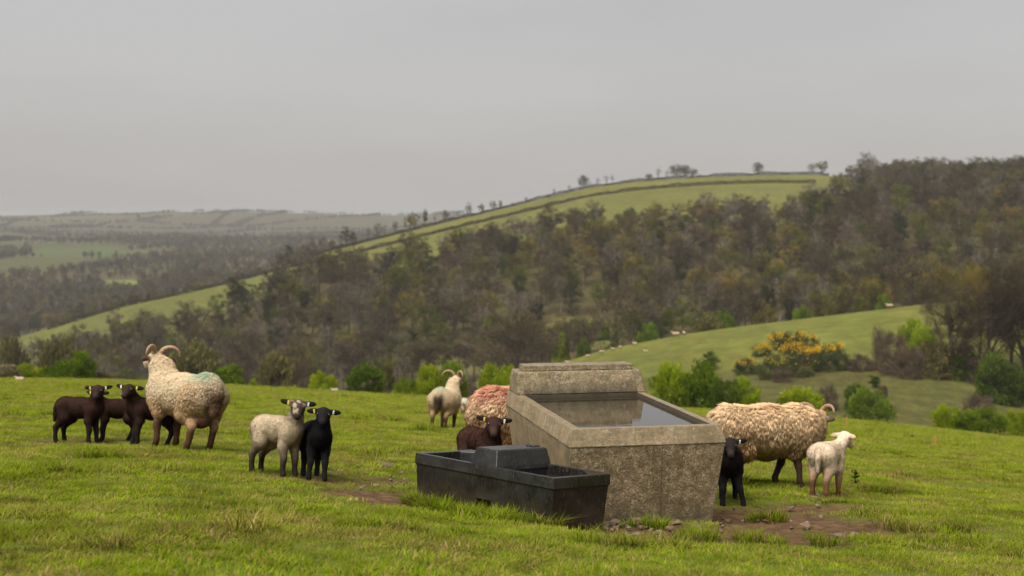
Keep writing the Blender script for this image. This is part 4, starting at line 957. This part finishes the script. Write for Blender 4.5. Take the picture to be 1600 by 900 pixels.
# --- shrubs: (px, depth, width px, top row, kind, colour, label)
SH = [(8, 114, 44, 573, 'shrub', 'pale', 'pale straw-coloured bush at the left edge of the field brow'), (42, 118, 46, 573, 'shrub', 'bright', 'low rounded green bush second from the left on the brow'),
      (88, 116, 44, 572, 'shrub', 'green', 'left half of the big green bush behind the brown lambs'), (120, 115, 52, 557, 'shrub', 'green', 'taller green bush behind the leftmost lamb'),
      (160, 116, 40, 582, 'scrub', 'brown', 'low brown scrub right of the big green bush'), (18, 330, 52, 546, 'shrub', 'olive', 'brownish olive thicket beyond the brow at the far left'), (92, 300, 56, 541, 'shrub', 'olive', 'yellowish olive thicket above the big green bush'),
      (258, 118, 40, 566, 'shrub', 'green', 'green bush half hidden by the ewe with lifted head'), (306, 290, 76, 553, 'shrub', 'olive', 'olive thicket behind the green-marked ewe rump'),
      (350, 114, 26, 572, 'tall', 'green', 'upright green bush right of the green-marked ewe'), (366, 118, 24, 574, 'tall', 'green', 'squarish green bush beside the upright one'),
      (395, 114, 12, 594, 'shrub', 'bright', 'tiny green bush alone on the brow'), (430, 230, 54, 566, 'shrub', 'olive', 'yellow-olive thicket on the brow left of centre'), (465, 240, 56, 572, 'scrub', 'brown', 'brown twiggy thicket right of the yellow-olive one'),
      (500, 120, 30, 584, 'shrub', 'bright', 'light green bush above the cream lamb with dark face'), (515, 117, 24, 592, 'shrub', 'bright', 'smaller light green bush beside the resting white sheep'),
      (571, 113, 56, 577, 'shrub', 'deep', 'round dark green bush on the brow above centre-left'), (607, 230, 22, 563, 'tall', 'olive', 'slender yellowish young tree beyond the round dark bush'), (636, 118, 36, 594, 'shrub', 'green', 'green bush left of the far horned ewe'),
      (672, 118, 48, 581, 'shrub', 'bright', 'yellow-green bush directly behind the far horned ewe'), (708, 118, 46, 577, 'shrub', 'green', 'mid green bush behind the far ewe horns'), (600, 260, 60, 590, 'scrub', 'brown', 'brown scrub strip between the bushes left of centre'),
      (780, 118, 54, 575, 'shrub', 'bright', 'bright green bush above the red-marked ewe'), (745, 240, 50, 596, 'scrub', 'brown', 'brown scrub behind the red-marked ewe'),
      (1047, 115, 56, 579, 'shrub', 'bright', 'bright yellow-green bush just right of the concrete trough'), (1097, 114, 58, 578, 'shrub', 'green', 'darker green bush beside the bright one right of the trough'), (1134, 112, 44, 597, 'shrub', 'deep', 'low deep green bush above the right ewe rump'),
      (1166, 120, 42, 600, 'shrub', 'bright', 'small bright green bush above the right ewe back'), (1250, 114, 66, 613, 'shrub', 'bright', 'long low bright bush above the right ewe neck'), (1292, -640, 34, 606, 'scrub', 'brown', 'brown dead scrub above the right ewe horn'),
      (1110, -578, 22, 553, 'tall', 'deep', 'small dark bush standing alone on the spur field'), (1360, -662, 62, 616, 'shrub', 'green', 'rounded green bush with bare stems in the hollow'), (1338, -645, 36, 606, 'shrub', 'deep', 'darker bush behind the stemmed one in the hollow'),
      (1367, -606, 14, 587, 'tall', 'deep', 'tiny dark tree in the middle of the hollow'), (1378, -622, 16, 603, 'scrub', 'brown', 'reddish twig bush in the hollow'),
      (1480, 113, 44, 639, 'shrub', 'bright', 'yellow-green bush at the lower right field edge'), (1512, 112, 46, 646, 'shrub', 'green', 'green bush in the lower right hedge line'), (1545, 118, 54, 644, 'shrub', 'green', 'wide green bush in the lower right hedge line'),
      (1590, 118, 46, 645, 'shrub', 'bright', 'bright bush cut by the right frame edge'), (1530, -655, 46, 619, 'scrub', 'brown', 'pinkish brown scrub above the lower right hedge'),
      (1552, -628, 54, 566, 'shrub', 'deep', 'big dark green bush under the right bare trees'), (1585, -630, 60, 580, 'shrub', 'deep', 'dark green bush at the right edge under the trees'),
      (1388, -578, 52, 521, 'scrub', 'brown', 'dark brown thicket at the left end of the hollow copse'), (1425, -545, 36, 506, 'shrub', 'bright', 'yellow-green budding bush in the hollow copse'), (1442, -560, 38, 518, 'shrub', 'bright', 'lower yellow-green bush in the hollow copse'),
      (1420, -590, 54, 545, 'scrub', 'brown', 'brown bramble bank below the yellow-green bushes'), (1460, -590, 50, 540, 'shrub', 'olive', 'olive bramble bank under the bare trees'), (1500, -592, 52, 548, 'shrub', 'deep', 'dark bush under the left bare tree of the copse'), (1535, -600, 50, 556, 'scrub', 'brown', 'brown scrub at the feet of the right bare trees'),
      (1395, -585, 40, 548, 'scrub', 'brown', 'low brown scrub joining gorse and copse'), (1345, -580, 34, 556, 'scrub', 'brown', 'thin brown scrub right of the gorse'),
      (876, 405, 26, 530, 'shrub', 'bright', 'yellow-green bush at the left tip of the spur field'), (912, 372, 20, 537, 'shrub', 'deep', 'dark round bush among the distant sheep'), (935, 470, 34, 505, 'shrub', 'green', 'green bush in the clearing below the wood'), (880, 480, 28, 508, 'shrub', 'green', 'left green bush in the clearing below the wood'),
      (1012, 372, 32, 514, 'shrub', 'green', 'green bush on the spur edge right of the sheep'), (1108, 380, 40, 499, 'shrub', 'olive', 'olive bush behind the spur edge'), (1130, 384, 36, 496, 'shrub', 'green', 'green bush behind the middle of the spur edge'), (1254, 388, 28, 483, 'shrub', 'green', 'green bush behind the spur edge above the gorse'), (1380, 390, 22, 468, 'shrub', 'green', 'green bush at the top end of the spur edge')]
def spur_at(px_, row, lo=205., hi=330.):
    for _ in range(40):
        m = .5*(lo+hi); x, y, z = at(px_, m)
        if prow(x, y, z)[1] > row: lo = m
        else: hi = m
    return at(px_, .5*(lo+hi))
for i, (px_, d_, wp, top, kd, cl, lb) in enumerate(SH):
    x, y, z = at(px_, d_) if d_ > 0 else spur_at(px_, -d_); d_ = y; hh = max(.6, (prow(x, y, z)[1]-top)*d_/FPX); ww = wp*d_/FPX; base_h, base_w = (4., 2.6) if kd == 'tall' else (3., 4.6 if kd == 'scrub' else 4.2)
    place_tree('bush' if kd != 'tall' else 'small_tree', kd, (x, y, z-.1), ww/base_w*1.22, hh/base_h*1.14, i*1.7, lb, 'bush', None, mat=BUSH[cl], vi=i)

# --- gorse in flower on the spur: (px, depth, width px, top row, flowers)
GO = [(1190, -556, 34, 534, 1., 'gorse bush with yellow flowers at the left end of the clump'), (1216, -545, 40, 518, 1., 'tall flowering gorse bush near the top of the clump'), (1240, -546, 46, 516, .5, 'darker gorse bush at the top of the clump'), (1268, -545, 30, 521, .5, 'small round gorse bush right of the clump top'),
      (1245, -566, 60, 534, 1., 'wide gorse bush with a band of yellow flowers'), (1285, -562, 50, 537, 1., 'gorse bush full of orange-yellow flowers on the right'), (1308, -556, 28, 534, 1.2, 'rightmost gorse bush with deep yellow flowers'),
      (1166, -585, 44, 558, .35, 'low gorse bush sloping down at the left'), (1205, -592, 56, 552, .12, 'big grey-green gorse bush below the flowers'), (1248, -588, 64, 548, .05, 'dark green gorse bush in the middle of the clump'), (1292, -580, 54, 550, .0, 'grey-green gorse bush without flowers at the right'), (1318, -578, 36, 552, 0., 'pale green bush at the right end of the gorse'), (1222, -597, 34, 574, 0., 'reddish brown scrub under the gorse')]
for i, (px_, d_, wp, top, fl, lb) in enumerate(GO):
    x, y, z = at(px_, d_) if d_ > 0 else spur_at(px_, -d_); d_ = y; hh = max(.8, (prow(x, y, z)[1]-top)*d_/FPX); ww = wp*d_/FPX
    r = place_tree('gorse_bush', 'scrub', (x, y, z-.1), ww/4.4*.98, hh/3.*.95, i*2.3, lb, 'bush', 'gorse clump on the spur', mat=BUSH['brown'] if 'reddish' in lb else BUSH['gorse'], vi=i)
    if fl > 0:
        g = np.random.default_rng(900+i); nf = int(620*fl); cl_ = g.normal(0, 1, (9, 3)); cl_ /= np.linalg.norm(cl_, axis=1, keepdims=True); cl_[:, 2] = np.abs(cl_[:, 2])*.7+.35; cl_[:, 1] = -np.abs(cl_[:, 1])
        cp = cl_*np.array((1.9, 1.9, 1.35))+np.array((0, 0, 1.45)); P = cp[g.integers(0, 9, nf)]+g.normal(0, .33, (nf, 3)); D = g.normal(0, 1, (nf, 3)); D /= np.linalg.norm(D, axis=1, keepdims=True); Sd = np.cross(D, g.normal(0, 1, (nf, 3))); Sd /= np.linalg.norm(Sd, axis=1, keepdims=True)
        V = np.stack([P-D*.085, P+Sd*.06, P+D*.085, P-Sd*.06], 1).reshape(-1, 3)
        f_ = obj('flowers', mesh_np('flowers', V, quads=np.arange(nf*4).reshape(-1, 4), smooth=False), M_FLOWER, r); f_.rotation_euler[2] = -i*2.3; f_['kind'] = 'stuff'

# --- large bare trees in the near copse at the right, and the brown dome behind the trough
for (px_, d_, hh, wp, kd, vi, mat, lb) in ((1488, -592, 152, 96, 'big', 0, None, 'bare dark tree with forked trunk left in the right-hand copse'), (1548, -602, 182, 110, 'big', 1, None, 'tallest bare tree of the right-hand copse with ivied trunk'),
      (1600, -602, 190, 120, 'big', 2, None, 'bare brown tree cut by the right frame edge'), (1528, -572, 170, 60, 'big', 2, M_BUD, 'bare tree with pale yellow buds behind the tallest copse tree'), (1650, -600, 185, 120, 'big', 0, None, 'bare tree just beyond the right frame edge'), (1580, -582, 178, 90, 'big', 0, None, 'hindmost bare tree of the right-hand copse'),
      (808, 340, 112, 110, 'dome', 0, M_BARE, 'broad brown domed thicket of bare twigs left above the concrete trough'), (770, 360, 80, 70, 'dome', 1, M_BARE, 'smaller brown domed tree left of the broad one'), (848, 352, 70, 56, 'dome', 1, M_BARE, 'low brown dome behind the concrete trough header')):
    x, y, z = at(px_, d_) if d_ > 0 else spur_at(px_, -d_); d_ = y; H0, W0 = (20, 13) if kd == 'big' else (10, 9)
    place_tree('bare_copse_tree' if kd == 'big' else 'domed_tree', kd, (x, y, z-.3), wp*d_/FPX/W0, hh*d_/FPX/H0, px_*.1, lb, 'tree', None, mat=mat, vi=vi)

# ------------------------------------------------------------------ the flock
BROWN, BLEG, BFACE = (.030, .0135, .0082), (.0095, .0058, .0042), (.024, .011, .0072)
BLACK = (.0062, .0056, .0058)
def cream_extra(B): pass
lamb('lamb', 'dark brown lamb at the far left standing side-on and looking at the camera', 122, 692, -14, 1.06, BROWN, BLEG, BFACE, -86, -.22, neck=(.205, .475), neck_lat=-.03, muzzle=(.034, .019, .014), tags=('y', 'w'), feet={'fl': (.03, 0), 'hr': (-.03, 0)}, ear_up=(-.05, .18), seed=3, group='brown lambs beside the lifted-head ewe')
lamb('lamb', 'brown lamb mostly hidden behind the leftmost brown lamb', 181, 689, 190, 1.0, BROWN, BLEG, BFACE, 255, -.2, neck=(.20, .44), neck_lat=.02, tags=('y', 'w'), feet={'hl': (-.02, 0), 'hr': (.06, 0)}, ear_up=0., seed=4, group='brown lambs beside the lifted-head ewe')
lamb('lamb', 'brown lamb in front of the lifted-head ewe, facing left with head turned to camera', 236, 697, 200, 1.08, BROWN, BLEG, BFACE, 262, -.2, neck=(.215, .465), neck_lat=.03, muzzle=(.034, .019, .014), tags=('w', 'y'), feet={'fl': (-.01, .0), 'fr': (.02, 0), 'hl': (.05, 0), 'hr': (-.05, 0)}, ear_up=(.12, -.12), seed=5, group='brown lambs beside the lifted-head ewe')
lamb('lamb', 'cream lamb with dark speckled face and dark legs standing beside the black lamb', 430, 741, -40, 1.05, (.40, .315, .205), (.020, .013, .009), (.040, .029, .021), -82, -.3, neck=(.225, .485), neck_lat=-.02, tags=('y', 'w'), muzzle=(.030, .023, .018), patch=(.30, .23, .155), ear_col=(.012, .010, .009), feet={'hl': (-.05, 0), 'hr': (-.03, 0), 'fl': (.02, 0)}, ear_up=(.1, -.06), fuzz=1.1, seed=6, group='pair of lambs left of the troughs')
lamb('lamb', 'jet black lamb facing the camera beside the cream lamb', 489, 746, -74, 1.0, BLACK, (.006, .0058, .006), (.007, .0066, .007), -86, -.28, neck=(.215, .475), tags=('y', 'w'), feet={'fl': (.03, .012), 'fr': (.0, -.005)}, ear_up=(-.2, -.12), seed=7, group='pair of lambs left of the troughs')
lamb('lamb', 'brown lamb standing just behind the black trough looking at the camera', 744, 706, -64, 1.10, (.036, .0155, .0098), (.016, .008, .006), (.030, .014, .0095), -86, -.3, neck=(.215, .47), neck_lat=-.02, tags=('y', 'w'), ear_up=.08, seed=8, muzzle=(.045, .024, .020), depth=11.7, group='lambs close to the troughs')
lamb('lamb', 'black lamb half hidden beside the right corner of the concrete trough', 1140, 786, -96, 1.04, (.011, .0085, .008), (.007, .006, .006), (.012, .009, .008), -96, -.35, neck=(.20, .455), tags=('w', 'w'), feet={'fl': (.0, .05), 'fr': (.02, -.01)}, ear_up=.0, seed=9, muzzle=(.03, .02, .017), group='lambs close to the troughs')
lamb('lamb', 'pale cream lamb with brown legs seen from behind at the right', 1292, 775, 60, 1.06, (.60, .47, .33), (.135, .060, .028), (.54, .42, .31), 40, -.25, neck=(.245, .44), neck_lat=-.035, tags=(None, None), ear_col=(.36, .25, .18), ear_up=-.22, feet={'hl': (.02, .015), 'hr': (-.02, -.005)}, fuzz=1.1, seed=10, group='lambs close to the troughs')
lamb('lamb', 'distant cream lamb tucked beside the far horned ewe', 725, 649, 100, .95, (.48, .40, .30), (.16, .09, .06), (.45, .37, .28), 100, -.6, neck=(.24, .36), tags=(None, None), seed=12, h=.012, fuzz=.5, group='lambs behind the troughs')

ewe('ewe', 'cream horned ewe at the left, seen from behind with head lifted and green rump mark', 279, 700, 134, 1.06, 133, .08, neck=(.47, .78), wool=(.76, .60, .40), dirt=(.52, .33, .165), face=(.50, .38, .25), mark=((.36, .47, .32), (-.34, .70), (.18, .17, .12), 1.3), lock=(.042, .0032, .85, .5), locks=32000, leg=(.060, .028, .015), udder=(.09, .036, .022), tail_col=(.36, .22, .11), horn_r=.085, horn_turn=3.3, seed=21, fat=.84, nr=.8, tint=.26, feet={'hl': (0, .02), 'hr': (.03, .0)}, rear_dark=(.10, .058, .034))
ewe('ewe', 'far cream horned ewe behind the troughs, rump to camera with pale green mark', 694, 670, 78, 1.0, 62, .0, neck=(.46, .83), wool=(.74, .59, .39), dirt=(.52, .34, .17), mark=((.36, .46, .34), (-.34, .69), (.2, .16, .09), 1.0), lock=(.034, .0045, .8, .3), locks=13000, leg=(.06, .03, .018), tail_col=(.09, .055, .04), horn_r=.10, horn_turn=3.5, seed=22, fat=.85, nr=.75, rear_dark=(.055, .033, .026), h=.014)
ewe('ewe', 'woolly ewe with red raddle mark on her rump, behind the concrete trough', 818, 690, 40, 1.13, 30, -.5, neck=(.52, .60), wool=(.73, .51, .30), dirt=(.47, .27, .115), mark=((.50, .19, .135), (-.40, .70), (.17, .19, .18), .95), lock=(.058, .0038, .95, .16), locks=27000, spl=18, depth=13.2, seed=23, horns=(1, 1), tail_col=(.40, .25, .13), fat=1.08)
ewe('ewe', 'shaggy cream ewe at the right turned away, long fleece and one curled horn showing', 1197, 757, 14, 1.02, 66, -.3, neck=(.49, .60), neck_lat=.05, wool=(.75, .54, .32), dirt=(.40, .235, .105), lock=(.074, .0038, 1.0, .12), locks=34000, spl=20, leg=(.050, .026, .017), seed=24, fat=1.03, horn_r=.082, horn_turn=3.2, feet={'fl': (-.10, 0), 'fr': (.06, 0), 'hl': (.05, 0)}, tint=.17)

# far-off sheep: small, but each one its own
def far_sheep_mesh(lying):
    B = Body(); w = (.36, .275, .165); f = (.28, .21, .13); zc = .30 if lying else .52
    B.cone((-.3, 0, zc), (.28, 0, zc), .2, .19, w, .05); B.cone((.28, 0, zc+.05), (.48, 0, zc+.22), .13, .09, w, .05)
    B.cone((.48, 0, zc+.22), (.66, 0, zc+.14), .085, .05, f, .04)
    for s in (-1, 1):
        B.ell((.47, s*.12, zc+.25), np.eye(3), (.03, .07, .025), f, .02)
        for xx in (-.3, .24):
            if lying: B.cone((xx, s*.14, .16), (xx+.2, s*.17, .05), .07, .035, f, .03)
            else: B.cone((xx, s*.1, .38), (xx, s*.1, .03), .06, .03, (.16, .11, .08), .03)
    V, Q, C, fur = B.mesh(.035); return mesh_np('far_sheep', V, quads=Q, cols=C)
FS = {0: far_sheep_mesh(False), 1: far_sheep_mesh(True)}
for i, (px_, d_, yw, ly, sc_, lb) in enumerate(((887, 326, 170, 0, 1., 'leftmost distant sheep at the low tip of the spur field'), (918, 326, 10, 0, 1., 'distant sheep beside the dark round bush on the spur'), (940, 326, 15, 0, 1.05, 'second distant sheep up the spur edge from the dark bush'), (958, 327, 190, 0, .9, 'middle distant sheep on the spur edge'), (969, 327, 200, 0, .9, 'distant sheep close right of the middle one'), (992, 328, 160, 0, 1., 'distant sheep below the green bush on the spur edge'), (1009, 312, 175, 1, .9, 'distant sheep lying just below the spur edge'),
        (1056, 329, 180, 0, 1.6, 'larger distant sheep pair, left animal, on the spur crest'), (1069, 330, 100, 0, 1.2, 'right animal of the larger distant pair on the spur crest'), (1390, 330, 185, 0, 1.5, 'whitish sheep at the high end of the spur by the wood'),
        (523, 96, 190, 1, .45, 'white sheep resting on the field brow in front of the light green bushes'), (31, 70, 175, 1, .42, 'pale lamb lying in the grass at the far left'))):
    x, y, z = at(px_, d_); o = obj('distant_sheep', FS[ly], M_SKIN); o.location = (x, y, z-.02); o.rotation_euler = (0, 0, R(yw)); o.scale = (sc_*1.15,)*3; tag(o, lb, 'sheep', 'sheep far off')

# ------------------------------------------------------------------ fence stakes, stones, thistle
n = NT('orange_plastic'); M_STAKE = n.pbr((.36, .17, .05), .6, None, .3)
for px_, py_, lb in ((1323, 668, 'orange marker stake nearer the right ewe horn'), (1461, 697, 'orange marker stake further right in the field')):
    lo_, hi_ = 20., 84.
    x, y, z = ground_at(px_, py_, 20, 84.5)
    hh = 18*y/FPX; st = empty('marker_stake', (x, y, z-.02)); tag(st, lb, 'stake', 'orange marker stakes')
    obj('post', bm_mesh('post', loft([(-.018, .018, -.012, .012, -.1), (-.016, .016, -.012, .012, hh*.93), (-.01, .01, -.008, .008, hh)])), M_STAKE, st)
    obj('wire_clip', bm_mesh('wire_clip', loft([(-.045, .045, -.02, -.0125, hh*.7), (-.045, .045, -.02, -.0125, hh*.75)])), M_STAKE, st)

n = NT('field_stone'); oc = n.objc(); rnd = n.rand()
c = n.mix(1., n.ramp(rnd, (0., (.11, .075, .048)), (.4, (.17, .125, .085)), (.7, (.15, .078, .046)), (1., (.23, .185, .14))), n.ramp(n.noise(7, oc, 5, .7), (.3, .6), (.7, 1.25)), 'MULTIPLY')
M_STONE = n.pbr(c, .85, n.bump(n.noise(16, oc, 5, .7), .6, .02), .3)
STONES = []
for k in range(6):
    g = np.random.default_rng(300+k); bm = bmesh.new(); bmesh.ops.create_icosphere(bm, subdivisions=2, radius=1)
    pl = g.normal(0, 1, (7, 3)); pl /= np.linalg.norm(pl, axis=1, keepdims=True); dd = g.uniform(.45, .8, 7)
    for v in bm.verts:
        c = np.array(v.co)
        for a, b in zip(pl, dd):
            t = c@a
            if t > b: c = c-a*(t-b)*.92
        v.co = c*(1+g.normal(0, .03))
    for f in bm.faces: f.smooth = False
    STONES.append(bm_mesh('stone', bm))
def stone(px_, py_, wpx, hpx, lb, grp, k):
    x, y, z = ground_at(px_, py_); s = wpx*y/FPX*.62; o = obj('stone', STONES[k % 6], M_STONE); o.location = (x, y, z+hpx*y/FPX*.22); o.scale = (s, s*.75, max(.012, hpx*y/FPX*.62)); o.rotation_euler = (random.uniform(-.3, .3), random.uniform(-.3, .3), random.uniform(0, 6.28)); tag(o, lb, 'stone', grp)
for k, (a, b, w_, h_, lb) in enumerate(((962, 818, 20, 9, 'flat pale stone between black trough end and concrete trough'), (996, 817, 22, 10, 'tan stone against the concrete trough foot left of the seam'), (1048, 828, 16, 11, 'squarish light-topped stone in the mud before the concrete trough'), (1058, 818, 17, 8, 'pale stone at the concrete trough foot right of the seam'), (910, 826, 16, 7, 'reddish brick-like stone in the grass before the black trough'), (852, 818, 12, 6, 'pinkish stone at the near corner of the black trough'),
        (604, 729, 22, 8, 'pale pinkish stone in the turf left of the black trough'), (1236, 795, 14, 5, 'grey flat stone on the mud in front of the white lamb'), (1258, 822, 18, 6, 'pale stone slab in the grass right of the concrete trough'), (1277, 776, 16, 9, 'grey stone by the left hoof of the white lamb'), (1318, 776, 16, 8, 'stone just right of the white lamb'), (1421, 797, 14, 6, 'grey stone in the turf right of the white lamb'), (1311, 838, 18, 7, 'pale broken stone in the lower right turf'), (1335, 836, 12, 6, 'small stone right beside the pale broken one'), (1126, 832, 12, 9, 'dark stone in the mud below the concrete trough corner'), (1138, 815, 14, 7, 'brown stone at the mud edge right of the trough corner'), (282, 726, 9, 5, 'small white stone in the grass below the left ewe'))):
    stone(a, b, w_, h_, lb, 'loose stones in the field', k)
for k in range(110):
    r1 = random.random(); px_ = random.uniform(945, 1115) if r1 < .45 else (random.uniform(1120, 1290) if r1 < .75 else random.uniform(545, 645))
    py_ = (818+random.random()**1.6*28) if r1 < .45 else (random.uniform(768, 830) if r1 < .75 else random.uniform(715, 765))
    grp, lb = (('rubble at the concrete trough foot', 'small brown rubble stone at the foot of the concrete trough') if r1 < .45 else ('rubble right of the concrete trough', 'small stone on the trodden mud right of the concrete trough') if r1 < .75 else ('rubble left of the black trough', 'small stone in the worn turf left of the black trough'))
    stone(px_, py_, random.uniform(3.5, 11)*(1.25 if random.random() < .3 else .9), random.uniform(3, 6.5), lb, grp, k)

# ------------------------------------------------------------------ grass
def tuft_mesh(seed, nb, hgt, rad, wid, bend):
    g = np.random.default_rng(seed); V, T, Qd, tn = [], [], [], []
    for b in range(nb):
        a = g.uniform(0, 6.283); rr = rad*math.sqrt(g.random()); bx, by = rr*math.cos(a), rr*math.sin(a); la = a+g.normal(0, 1.0); ln = hgt*g.uniform(.45, 1.15); bd = bend*g.uniform(.3, 1.5)
        w_ = wid*g.uniform(.7, 1.3); pa = la+1.57; o = len(V)
        for t in (0, .5):
            cx = bx+math.cos(la)*ln*bd*t*t; cy = by+math.sin(la)*ln*bd*t*t; cz = ln*t*(1-.25*bd*t)-.005
            V += [(cx-math.cos(pa)*w_*(1-t*.35), cy-math.sin(pa)*w_*(1-t*.35), cz), (cx+math.cos(pa)*w_*(1-t*.35), cy+math.sin(pa)*w_*(1-t*.35), cz)]
        V.append((bx+math.cos(la)*ln*bd, by+math.sin(la)*ln*bd, ln*(1-.25*bd)-.005))
        Qd.append((o, o+1, o+3, o+2)); T.append((o+2, o+3, o+4)); tn += [g.random()]*5
    me = mesh_np('tuft', V, quads=Qd, tris=T, smooth=False); a = me.attributes.new('tint', 'FLOAT', 'POINT'); a.data.foreach_set('value', np.array(tn, np.float32)); me.materials.append(M_GRASS); return me
n = NT('grass_blades'); p = n.pos(); pt = grass_patch(n, p); tn = n.node('ShaderNodeAttribute', 2, {'attribute_name': 'tint'}); rnd = n.rand()
g1 = n.ramp(tn, (0., (.082, .130, .005)), (.45, (.136, .188, .007)), (.80, (.180, .214, .010)), (.93, (.20, .165, .038)), (1., (.27, .205, .075)))
g2 = n.ramp(tn, (0., (.090, .100, .010)), (.4, (.140, .125, .022)), (.8, (.21, .155, .048)), (1., (.29, .215, .09)))
gc = n.mix(n.ramp(n.math('ADD', pt, n.math('MULTIPLY', n.math('SUBTRACT', rnd, .5), .22)), (.455, 0.), (.62, .92)), g1, g2)
gc = n.mix(1., gc, n.ramp(n.noise(1.9, p, 4), (.32, .62), (.68, 1.22)), 'MULTIPLY'); gc = n.mix(1., gc, n.ramp(n.noise(8., p, 3), (.32, .80), (.68, 1.38)), 'MULTIPLY')
M_GRASS = n.leaf(gc, .38)
TUFTS = [tuft_mesh(k, 60, .031, .11, .0023, 1.15) for k in range(4)]+[tuft_mesh(10+k, 64, .050, .09, .0026, 1.0) for k in range(2)]+[tuft_mesh(20, 70, .12, .085, .0032, 1.0), tuft_mesh(21, 60, .09, .07, .0030, .9)]
CI = trough.matrix_world if False else (Matrix.Translation((.429, 10.023, 0)) @ Matrix.Rotation(R(11.25), 4, 'Z')).inverted()
BI = (Matrix.Translation((.274, 9.15, 0)) @ Matrix.Rotation(R(134.88), 4, 'Z')).inverted()
def footprint(x, y):
    cx = CI[0][0]*x+CI[0][1]*y+CI[0][3]; cy = CI[1][0]*x+CI[1][1]*y+CI[1][3]; bx = BI[0][0]*x+BI[0][1]*y+BI[0][3]; by = BI[1][0]*x+BI[1][1]*y+BI[1][3]
    return ((cx > -.02)*(cx < CW+.02)*(cy > -.01)*(cy < CL+HD+.05)+(bx > -.0)*(bx < BL)*(by < .0)*(by > -BW)) > 0
gp, gs, gi_, gr = [], [], [], []
for (r0, r1, den, sc0) in ((4.6, 9., 170, .95), (9., 15., 150, 1.0), (15., 26., 85, 1.2), (26., 45., 32, 1.8), (45., 75., 9, 2.6), (75., 118., 4, 3.6)):
    N_ = int(den*.5*(R(56))*(r1*r1-r0*r0)); rr = np.sqrt(RNG.uniform(r0*r0, r1*r1, N_)); th = RNG.uniform(R(-28), R(28), N_); x = rr*np.sin(th); y = rr*np.cos(th)
    m, worn = mud(x, y, True); k = (RNG.random(N_) > m*1.12)*(~footprint(x, y)); x, y, m, worn = x[k > 0], y[k > 0], m[k > 0], worn[k > 0]; m = np.maximum(m, worn)
    tus = fbm(x*1.1, y*1.1, 131, 3); tall = (tus > .60)*(RNG.random(len(x)) < .75)*(m < .3)
    ii = np.where(tall, 4+(RNG.random(len(x))*2).astype(int), (RNG.random(len(x))*4).astype(int)); ii = np.where((tus > .70)*(m < .3)*(RNG.random(len(x)) < .10), 6+(RNG.random(len(x)) < .5), ii)
    s = sc0*RNG.uniform(.6, 1.3, len(x))*(.45+1.1*fbm(x*1.3, y*1.3, 141, 4))*(1-.6*np.clip(m, 0, 1))
    gp.append(np.stack([x, y, terrain(x, y)-mud(x, y)*.018-.004], -1)); gs.append(np.stack([s*1.1, s*1.1, s*np.where(sc0 > 1.5, .75, 1.)], -1)); gi_.append(ii); gr.append(RNG.uniform(0, 6.28, len(x)))
# rank grass left ungrazed against the black trough, and a few tussocks in the turf
tx, ty = [], []
Bm = BI.inverted()
for k in range(150):
    u = random.uniform(.02, BL); v = random.uniform(.015, .20)*(1. if .25 < u < 1.1 else .35); tx.append(Bm[0][0]*u+Bm[0][1]*v+Bm[0][3]); ty.append(Bm[1][0]*u+Bm[1][1]*v+Bm[1][3])
for (a, b, cnt, sp) in ((1395, 772, 34, .22), (1195, 812, 9, .09), (1100, 845, 8, .09), (1010, 822, 6, .08), (1375, 770, 12, .12), (930, 812, 12, .1), (170, 716, 10, .15), (645, 830, 10, .2), (1480, 830, 12, .25), (1180, 845, 12, .3), (970, 855, 10, .2)):
    gx, gy, _ = ground_at(a, b)
    for _ in range(cnt): tx.append(gx+random.gauss(0, sp)); ty.append(gy+random.gauss(0, sp*.6))
tx, ty = np.array(tx), np.array(ty); k = ~footprint(tx, ty); tx, ty = tx[k], ty[k]; s = RNG.uniform(.7, 1.15, len(tx))
gp.append(np.stack([tx, ty, terrain(tx, ty)-.005], -1)); gs.append(np.stack([s, s, s], -1)); gi_.append(6+(RNG.random(len(tx)) < .5)); gr.append(RNG.uniform(0, 6.28, len(tx)))
gi_ = np.concatenate(gi_); gpt = np.concatenate(gp)
grass = scatter('grass', gpt, np.concatenate(gs), np.concatenate(gr), gi_, TUFTS)
tag(grass, 'short grazed pasture grass with straw-coloured patches', 'grass', kind='stuff')

# small thistle in the turf behind the white lamb
x, y, z = ground_at(1336, 757); th_ = empty('thistle', (x, y, z)); tag(th_, 'small dark thistle plant in the turf right of the white lamb', 'plant')
g = np.random.default_rng(77); V, Qd = [], []
for k in range(34):
    a = g.uniform(0, 6.28); hgt = g.uniform(.01, .14); l = .075*(1.1-hgt*3.); u = Vector((math.cos(a), math.sin(a), .35)).normalized(); s_ = Vector((-math.sin(a), math.cos(a), 0)); o = Vector((0, 0, hgt)); b = len(V)
    V += [tuple(o), tuple(o+u*l*.5+s_*.016), tuple(o+u*l), tuple(o+u*l*.5-s_*.016)]; Qd.append((b, b+1, b+2, b+3))
obj('leaves', mesh_np('leaves', V, quads=Qd, smooth=False), BUSH['deep'], th_)
obj('stem', tube_mesh('stem', [(0, 0, -.02), (0, .004, .08), (.004, 0, .16)], [.006, .005, .003], 6), BUSH['deep'], th_)

# ------------------------------------------------------------------ damp air
bm = bmesh.new(); bmesh.ops.create_cube(bm, size=1)
zs = np.array([v.co.z for v in ground.data.vertices]); zlo, zhi = zs.min()-1.5, zs.max()+22
bmesh.ops.scale(bm, vec=(25000, 25000, zhi-zlo), verts=bm.verts)
n = NT('haze'); v_ = n.n.new('ShaderNodeVolumePrincipled'); v_.inputs['Color'].default_value = (.56, .565, .57, 1); v_.inputs['Density'].default_value = 1.1e-4; v_.inputs['Anisotropy'].default_value = 0.0
n.l.new(v_.outputs[0], n.out.inputs['Volume'])
hz = obj('haze', bm_mesh('haze', bm), n.m); hz.location = (0, 0, (zlo+zhi)/2); tag(hz, 'thin damp haze over the valley', 'haze', kind='stuff')
